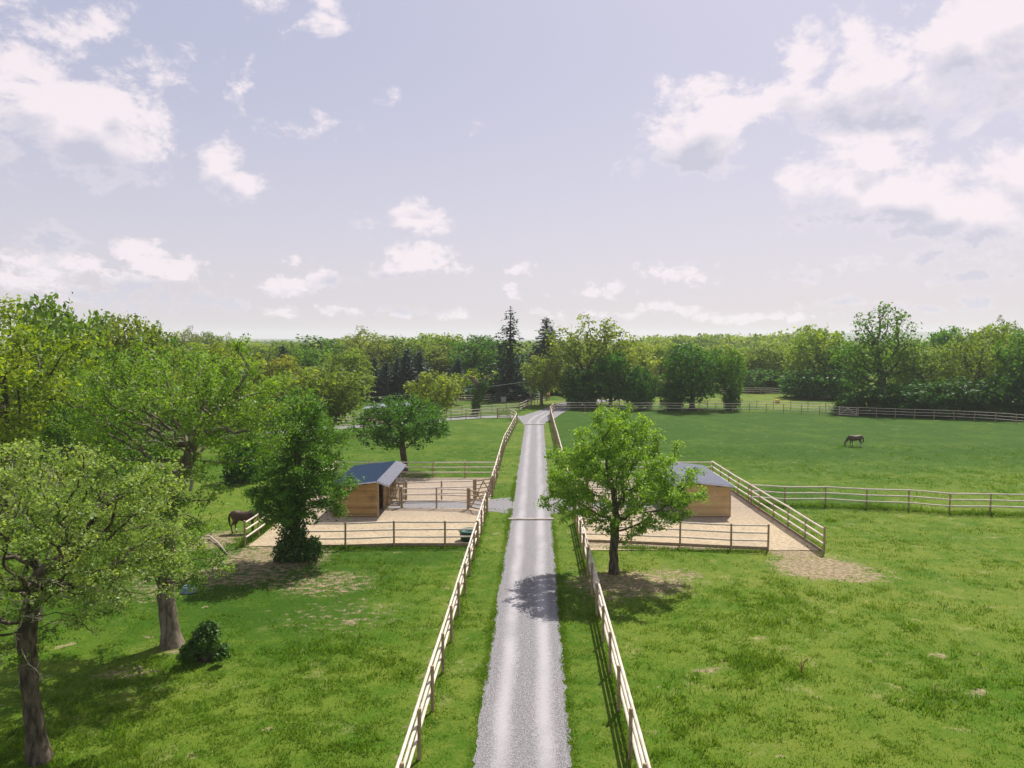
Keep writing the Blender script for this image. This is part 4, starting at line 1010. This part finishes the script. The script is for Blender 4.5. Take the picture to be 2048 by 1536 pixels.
mb = MB(); mb.lathe([(0, 0), (.40, 0), (.47, .55), (.50, .57), (.46, .58), (.38, .1), (0, .1)], 20)
link('plastic_tub', mb.mesh('plastic_tub', True), M['yellow'], None, (tx, ty, 0), label='small yellow tub standing in the pale far field', cat='tub')
tx, ty = P(1007, 804)
mb = MB(); mb.box((0, 0, .42), (.95, .8, .8)); mb.box((0, 0, .86), (1.02, .87, .08)); mb.box((.2, 0, .93), (.25, .25, .06))
link('water_tank', mb.mesh('water_tank'), M['concrete'], None, (tx, ty, 0), label='pale grey box by the distant fence under the wood', cat='tank')
for px0, px1, py, lab in ((1017, 1107, 1040, 'nearer pale timber bar laid across the gravel drive'), (1050, 1090, 849.5, 'farther thin timber bar laid across the gravel drive')):
    a = P(px0, py); b = P(px1, py)
    mb = MB(); mb.tube([(a[0], a[1], .06), ((a[0] + b[0]) / 2, a[1], .055), (b[0], b[1], .06)], .07, 8)
    link('timber_bar', mb.mesh('timber_bar'), M['rail'], None, label=lab, cat='timber bar')
# fallen dead branch
bx, by = P(430, 1108)
mb = MB()
def zpt(px, py): x, y = P(px, py); return (x - bx, y - by)
pA = [zpt(455, 1110), zpt(437, 1090), zpt(420, 1078)]
mb.tube([(*pA[0], .04), (pA[1][0], pA[1][1], .10), (pA[2][0], pA[2][1], .16), (pA[2][0] - .35, pA[2][1] + .1, .10)], [.035, .05, .06, .03], 7)
mb.tube([(*pA[2], .16), (pA[2][0] + .12, pA[2][1] + .1, .42), (pA[2][0] + .22, pA[2][1] + .5, .5)], [.045, .03, .012], 6)
mb.tube([(*pA[1], .10), (pA[1][0] - .5, pA[1][1] - .1, .2), (pA[1][0] - .9, pA[1][1] + .1, .45)], [.035, .02, .008], 6)
link('fallen_branch', mb.mesh('fallen_branch', True), M['deadwood'], None, (bx, by, 0), label='bare bleached branch lying on the worn ground near the feed tub', cat='branch')
# dock plant gone to seed
bx, by = P(1603, 1345); mb = MB(); rs = random.Random(4)
for k in range(9):
    a = rs.random() * 6.28; h = .28 + .3 * rs.random(); mb.tube([(0, 0, 0), (.05 * math.cos(a), .05 * math.sin(a), h * .5), (.16 * math.cos(a), .16 * math.sin(a), h)], [.008, .007, .010], 4)
M['dock'] = mat_simple('dock_stem', (.22, .10, .04), (.34, .18, .07), 10)
link('dock_plant', mb.mesh('dock_plant'), M['dock'], None, (bx, by, 0), label='rusty seeding dock stems standing in the right field grass', cat='plant')
# overhead cable on two poles at the wood edge
a = Z(700, 797, 126); b = Z(1062, 762, 126); pts = []
for i in range(17):
    t = i / 16; pts.append((a[0] + (b[0] - a[0]) * t, 126, a[1] + (b[1] - a[1]) * t - 4 * .35 * t * (1 - t)))
mb = MB(); mb.tube(pts, .035, 5); link('overhead_cable', mb.mesh('overhead_cable'), M['cable'], None, label='thin grey cable strung in front of the dark spruces', cat='cable')
for (p, lab) in ((a, 'wooden pole hidden in leaves at the lower end of the cable'), (b, 'wooden pole at the drive end of the cable')):
    mb = MB(); mb.tube([(0, 0, -.3), (0, 0, p[1] + .25)], [.13, .10], 8); mb.tube([(0, -.14, p[1]), (0, .1, p[1])], .05, 6)
    link('utility_pole', mb.mesh('utility_pole'), M['post'], None, (p[0], 126.12, 0), label=lab, cat='pole')
a = P(1238.5, 812); mb = MB(); mb.tube([(0, 0, -.2), (0, 0, 2.9), (0, 0, 2.95)], [.09, .07, .05], 8)
link('marker_post', mb.mesh('marker_post'), M['concrete'], None, (a[0], a[1], 0), label='slim pale post in front of the dark rounded tree', cat='post')

# ------------------------------------------------------------------ horses
def horse(label, loc, rz, coat, pose, scale=1.0, socks=()):
    o = empty('horse', (loc[0], loc[1], 0), rz, label=label, cat='horse'); o.scale = (scale,) * 3
    mb = MB()
    def ell_loft(path, n=12):
        """path of (x,y,z,ry,rz)"""
        pts = [Vector(p[:3]) for p in path]; vs = []; fs = []; m = len(path)
        for i, p in enumerate(path):
            d = (pts[min(i + 1, m - 1)] - pts[max(i - 1, 0)]).normalized(); y = Vector((0, 1, 0)); z = d.cross(y).normalized()
            for k in range(n):
                a = 2 * math.pi * k / n; vs.append(pts[i] + y * math.cos(a) * p[3] + z * math.sin(a) * p[4])
        for i in range(m - 1):
            for k in range(n): fs.append((i * n + k, i * n + (k + 1) % n, (i + 1) * n + (k + 1) % n, (i + 1) * n + k))
        fs.append(tuple(range(n))[::-1]); fs.append(tuple((m - 1) * n + k for k in range(n))); mb.add(vs, fs)
    # trunk: rump, loin, barrel, withers, chest
    ell_loft([(-.86, 0, 1.10, .10, .14), (-.78, 0, 1.12, .22, .27), (-.58, 0, 1.12, .28, .33), (-.30, 0, 1.07, .28, .31), (0, 0, 1.03, .30, .33), (.28, 0, 1.04, .28, .34), (.48, 0, 1.08, .24, .34), (.64, 0, 1.08, .19, .26), (.74, 0, 1.06, .10, .15)], 16)
    if pose == 'graze':
        neck = [(.50, 0, 1.20, .15, .25), (.72, 0, 1.04, .12, .21), (.94, 0, .82, .095, .165), (1.10, 0, .62, .085, .13)]; head = [(1.06, 0, .66, .08, .11), (1.16, 0, .54, .095, .13), (1.22, 0, .36, .075, .10), (1.25, 0, .18, .06, .075), (1.25, 0, .09, .045, .05)]
    elif pose == 'low':
        neck = [(.48, 0, 1.20, .15, .26), (.74, 0, 1.16, .12, .22), (1.00, 0, 1.02, .095, .17), (1.18, 0, .88, .085, .13)]; head = [(1.14, 0, .92, .08, .11), (1.24, 0, .80, .095, .13), (1.32, 0, .62, .075, .10), (1.36, 0, .45, .06, .075), (1.37, 0, .37, .045, .05)]
    else:
        neck = [(.46, 0, 1.22, .15, .27), (.66, 0, 1.42, .12, .22), (.84, 0, 1.62, .095, .17), (.96, 0, 1.74, .085, .12)]; head = [(.92, 0, 1.76, .08, .11), (1.06, 0, 1.70, .095, .13), (1.22, 0, 1.58, .075, .10), (1.36, 0, 1.47, .06, .075), (1.42, 0, 1.42, .045, .05)]
    ell_loft(neck); ell_loft(head)
    hd = Vector(head[1][:3]); dr = (Vector(head[0][:3]) - Vector(head[2][:3])).normalized()
    for s in (-1, 1):     # ears
        e0 = Vector(head[0][:3]) + Vector((0, s * .06, 0)) + dr * .02; up = dr * .15 + Vector((.0, s * .02, .03))
        mb.tube([e0 - up * .3, e0 + up * .5, e0 + up], [.03, .035, .010], 6)
    # legs: front with a forward knee, hind with a backward hock
    for s, dx in ((-1, .06), (1, -.07)):
        y = s * .15
        ell_loft([(.46 + dx * .3, y * .9, .98, .10, .14), (.46 + dx * .6, y, .72, .075, .09), (.47 + dx, y, .48, .050, .058), (.465 + dx, y, .42, .052, .056), (.455 + dx, y, .20, .034, .036), (.46 + dx, y, .13, .042, .046), (.49 + dx, y, .07, .042, .046), (.505 + dx, y, .0, .062, .070)], 10)
    for s, dx in ((-1, -.10), (1, .09)):
        y = s * .14
        ell_loft([(-.60, y * .8, 1.05, .15, .24), (-.54 + dx * .3, y, .80, .11, .15), (-.62 + dx * .7, y, .60, .065, .085), (-.72 + dx, y, .50, .05, .062), (-.70 + dx, y, .36, .040, .046), (-.68 + dx, y, .20, .036, .038), (-.665 + dx, y, .13, .044, .048), (-.64 + dx, y, .07, .044, .048), (-.62 + dx, y, .0, .064, .072)], 10)
    me = mb.mesh('horse_body'); body = link('body', me, M[coat], o)
    rm = body.modifiers.new('join', 'REMESH'); rm.mode = 'VOXEL'; rm.voxel_size = .022
    sm = body.modifiers.new('smooth', 'SMOOTH'); sm.iterations = 6; sm.factor = .5; rm.use_smooth_shade = True
    # mane along the crest, and tail
    t = MB(); pts = [Vector(p[:3]) for p in neck]; cr = []
    for i, p in enumerate(neck):
        d = (pts[min(i + 1, 3)] - pts[max(i - 1, 0)]).normalized(); z = d.cross(Vector((0, 1, 0))).normalized()
        if z.z < 0: z = -z
        if pose == 'up' : z = Vector((-abs(z.x), 0, abs(z.z)))
        cr.append(pts[i] + z * (p[4] - .01))
    cr.append(Vector(head[0][:3]) + (Vector(head[0][:3]) - Vector(head[2][:3])).normalized() * .1)
    t.tube(cr, [.03, .045, .045, .04, .02], 6)
    t.tube([c + Vector((-.01, .05, -.05)) for c in cr], [.02, .045, .05, .04, .02], 6)
    link('mane', t.mesh('mane', True), M['mane'], o)
    t = MB(); t.tube([(-.84, 0, 1.26), (-.93, 0, 1.18), (-.96, .01, .95), (-.95, .02, .65), (-.92, .02, .42)], [.03, .045, .065, .07, .015], 8)
    link('tail', t.mesh('tail', True), M['mane'], o)
    for (x, y) in socks:
        t = MB(); t.tube([(x, y, .055), (x - .03, y, .12), (x - .035, y, .24)], [.055, .053, .045], 9); link('sock', t.mesh('sock', True), M['sock'], o)
    return o
hx_, hy_ = P(485, 1066)
horse('dark bay horse with lowered head behind the left paddock fence', (hx_ + .1, hy_ + .15), R(8), 'bay', 'low', .93, socks=((-.635 + .09, .14),))
hx_, hy_ = P(1710, 893)
horse('brown horse grazing alone in the big right field', (hx_, hy_), R(176), 'brown_coat', 'graze', .87, socks=((-.635 - .10, -.14), (-.635 + .09, .14)))
hx_, hy_ = P(1049, 814.5)
horse('black horse looking over the fence near the far bend of the drive', (hx_, hy_), R(12), 'dark_coat', 'up', .95)
hx_, hy_ = P(1096, 801)
horse('chestnut horse standing far off beside the drive bend', (hx_, hy_), R(68), 'chestnut', 'up', .95)

# ------------------------------------------------------------------ sun, sky, haze
SUN_EL, SUN_AZ = R(55), R(28)
sd = bpy.data.lights.new('sun', 'SUN'); sun = bpy.data.objects.new('sun', sd); COL.objects.link(sun)
sd.energy = 5.0; sd.angle = R(.53); sd.color = (1.0, .955, .89)
dirv = Vector((math.sin(SUN_AZ) * math.cos(SUN_EL), math.cos(SUN_AZ) * math.cos(SUN_EL), math.sin(SUN_EL)))
sun.rotation_euler = dirv.to_track_quat('Z', 'Y').to_euler(); sun.location = (30, 60, 80)

W = bpy.data.worlds.new('World'); SC.world = W; W.use_nodes = True
nt = NT(W.node_tree); nt.n.clear(); out = nt.node('ShaderNodeOutputWorld')
sky = nt.node('ShaderNodeTexSky', sky_type='NISHITA'); sky.sun_disc = False; sky.sun_elevation = SUN_EL; sky.sun_rotation = SUN_AZ
sky.altitude = 0; sky.air_density = 1.0; sky.dust_density = 3.0; sky.ozone_density = 1.6
dvec = nt.node('ShaderNodeTexCoord').outputs['Generated']
s3 = nt.node('ShaderNodeSeparateXYZ', {0: dvec})
az = nt.math('ARCTAN2', s3.outputs[0], s3.outputs[1]); el = nt.math('ARCSINE', s3.outputs[2])
ae = nt.node('ShaderNodeCombineXYZ', {0: az, 1: el}).outputs[0]
# cumulus: centre and size of every heap as compass bearing and height above the horizon
def ang(px, py):
    d = ray(px, py); L = math.sqrt(sum(q * q for q in d)); return math.atan2(d[0], d[1]), math.asin(d[2] / L)
HEAPS = [ # px, py, rx, ry, amp
    (60, 185, 150, 110, 1.0), (170, 235, 170, 110, 1.1), (240, 205, 110, 95, 1.0), (230, 275, 130, 55, .7), (30, 120, 90, 60, .7), (70, 40, 170, 70, .42), (150, 80, 80, 90, .35),
    (440, 325, 62, 62, .85), (480, 355, 55, 34, .7), (250, 360, 90, 35, .5), (20, 310, 70, 45, .6), (200, 345, 70, 40, .4),
    (545, 5, 120, 50, .55), (640, 10, 70, 60, .55), (475, 175, 40, 45, .42), (600, 230, 90, 40, .30), (790, 200, 30, 20, .3), (980, 250, 40, 22, .25),
    (110, 480, 60, 48, .7), (120, 530, 110, 45, .65), (60, 560, 110, 35, .6), (280, 500, 85, 30, .75), (350, 535, 85, 40, .85), (270, 560, 110, 28, .6), (170, 580, 160, 24, .5), (330, 600, 160, 22, .45),
    (610, 560, 110, 26, .75), (590, 522, 34, 14, .5), (560, 570, 60, 20, .6), (690, 560, 40, 20, .5), (830, 445, 90, 42, .75), (835, 522, 95, 40, 1.0), (800, 540, 60, 22, .6), (920, 545, 60, 18, .45), (740, 445, 40, 25, .3),
    (800, 620, 50, 20, .7), (690, 622, 60, 14, .5), (560, 610, 80, 16, .4), (900, 625, 80, 14, .5), (450, 605, 90, 16, .45), (1045, 540, 50, 18, .55), (1020, 580, 30, 26, .55), (1070, 628, 40, 14, .5), (1210, 580, 100, 18, .6), (1350, 545, 90, 26, .7), (1170, 625, 80, 12, .4),
    (1265, 340, 45, 28, .5), (1410, 245, 130, 100, 1.05), (1480, 230, 90, 60, .8), (1400, 300, 100, 50, .7), (1610, 110, 110, 75, .75), (1560, 210, 130, 70, .62), (1690, 260, 140, 90, .6), (1800, 140, 190, 100, .95), (1950, 90, 170, 130, 1.0), (2030, 40, 160, 120, 1.0), (2000, 180, 150, 70, .75),
    (1760, 235, 110, 80, .8), (1740, 320, 120, 80, .95), (1690, 365, 130, 75, .95), (1820, 380, 150, 80, 1.15), (1900, 410, 140, 70, 1.0), (1980, 420, 180, 90, .95), (2060, 350, 120, 110, .9), (1580, 355, 45, 30, .55), (1700, 440, 130, 30, .6), (1980, 470, 120, 40, .6),
    (1855, 515, 60, 26, .5), (1740, 525, 60, 18, .4), (1610, 555, 55, 18, .6), (1950, 555, 80, 18, .55), (1720, 600, 50, 14, .6), (1350, 620, 90, 16, .6), (1500, 630, 140, 12, .5), (1970, 605, 50, 18, .6), (1640, 605, 80, 12, .4), (1850, 620, 120, 12, .45), (1260, 628, 80, 12, .4)]
wn = nt.node('ShaderNodeTexNoise', {'Vector': ae, 'Scale': 9.0, 'Detail': 3.0, 'Roughness': .55}, noise_dimensions='3D')
warp = nt.vmath('MULTIPLY_ADD', wn.outputs['Color'], (.05, .04, 0), nt.vmath('SUBTRACT', ae, (.025, .02, 0)).outputs[0]).outputs[0]
def heaps(vec, least=0.0):
    field = None
    for (px, py, rx, ry, amp) in HEAPS:
        if amp < least: continue
        amp *= .86 if (py < 460 and px > 1500) else (.88 if py < 420 else 1.0)
        a, e = ang(px, py); sx_ = F / (rx * .95); sy_ = F / (ry * .95)
        v = nt.vmath('MULTIPLY_ADD', vec, (sx_, sy_, 0), (-a * sx_, -e * sy_, 0)).outputs[0]
        t = nt.math('MULTIPLY_ADD', nt.vmath('LENGTH', v).outputs['Value'], -amp, amp)
        field = t if field is None else nt.math('SMOOTH_MAX', field, t, .12)
    return nt.math('MAXIMUM', field, -1.0)
field = heaps(warp)
big = heaps(warp, .85); big_up = heaps(nt.vmath('ADD', warp, (.008, .026, 0)).outputs[0], .85)
# finer billows toward the horizon
low = nt.ramp(el, .07, .22, 1.0, 0.0)
nv = nt.vmath('MULTIPLY', ae, (1.0, 1.45, 1.0)).outputs[0]
nv_up = nt.vmath('ADD', nv, (.008, .034, 0)).outputs[0]; nv_up2 = nt.vmath('ADD', nv, (.003, .014, 0)).outputs[0]
def two(v1, v2, det):
    return nt.node('ShaderNodeMix', {0: low, 2: nt.noise(v1, 13.0, det, .66, .2), 3: nt.noise(v2, 34.0, det, .66, .2)}, data_type='FLOAT').outputs[0]
bil = two(nv, nv, 9); bil_up = two(nv_up, nv_up2, 5)
dens = nt.math('ADD', field, nt.math('MULTIPLY', nt.math('SUBTRACT', bil, .5), 2.7))
alpha = nt.ramp(dens, .06, .52)
thick = nt.ramp(dens, .35, 1.1)
emb = nt.math('ADD', nt.math('MULTIPLY', nt.math('SUBTRACT', bil_up, bil), 2.6), nt.math('MULTIPLY', nt.math('SUBTRACT', big_up, big), 3.0))
grey = nt.math('ADD', nt.math('MULTIPLY', thick, .42), nt.math('MULTIPLY', emb, nt.ramp(dens, .10, .5)), clamp=True)
lowg = nt.ramp(el, .02, .18, .30, 0.0)
ccol = nt.mix(grey, rgb(.705, .635, .66), rgb(.42, .42, .50))
ccol = nt.mix(lowg, ccol, rgb(.60, .56, .615))
lav = nt.mix(nt.ramp(el, -.02, .40), rgb(.575, .535, .58), rgb(.395, .405, .515))
lav = nt.mix(nt.ramp(az, -.6, .6, 0, .35), lav, rgb(.575, .53, .585))
skyc = nt.mix(.76, nt.mix(1.0, sky.outputs[0], rgb(.075, .070, .078), 'MULTIPLY'), lav)
bg1 = nt.node('ShaderNodeBackground', {'Color': skyc, 'Strength': 1.0})
bg2 = nt.node('ShaderNodeBackground', {'Color': ccol, 'Strength': 1.0})
mx = nt.node('ShaderNodeMixShader', {0: nt.math('MULTIPLY', alpha, .88), 1: bg1.outputs[0], 2: bg2.outputs[0]})
nt.l.new(mx.outputs[0], out.inputs[0])

# haze
m, nt, out = new_mat('haze'); pv = nt.node('ShaderNodeVolumePrincipled', {'Color': rgb(.90, .91, .95), 'Density': .00022, 'Anisotropy': .15})
nt.l.new(pv.outputs[0], out.inputs['Volume'])
mb = MB(); mb.box((0, 0, 32.0), (8600, 8600, 66.0)); tag(link('haze', mb.mesh('haze'), m), kind='stuff', label='thin pale haze in the air', cat='haze')

# ------------------------------------------------------------------ render settings
SC.view_settings.view_transform = 'Standard'; SC.view_settings.look = 'None'
SC.view_settings.exposure = 0.47; SC.view_settings.gamma = 1.0; SC.view_settings.use_curve_mapping = False
SC.cycles.use_denoising = True
W.cycles.sampling_method = 'NONE'
SC.cycles.max_bounces = 6; SC.cycles.diffuse_bounces = 3; SC.cycles.transmission_bounces = 4; SC.cycles.glossy_bounces = 2; SC.cycles.volume_bounces = 1
SC.cycles.sample_clamp_indirect = 8
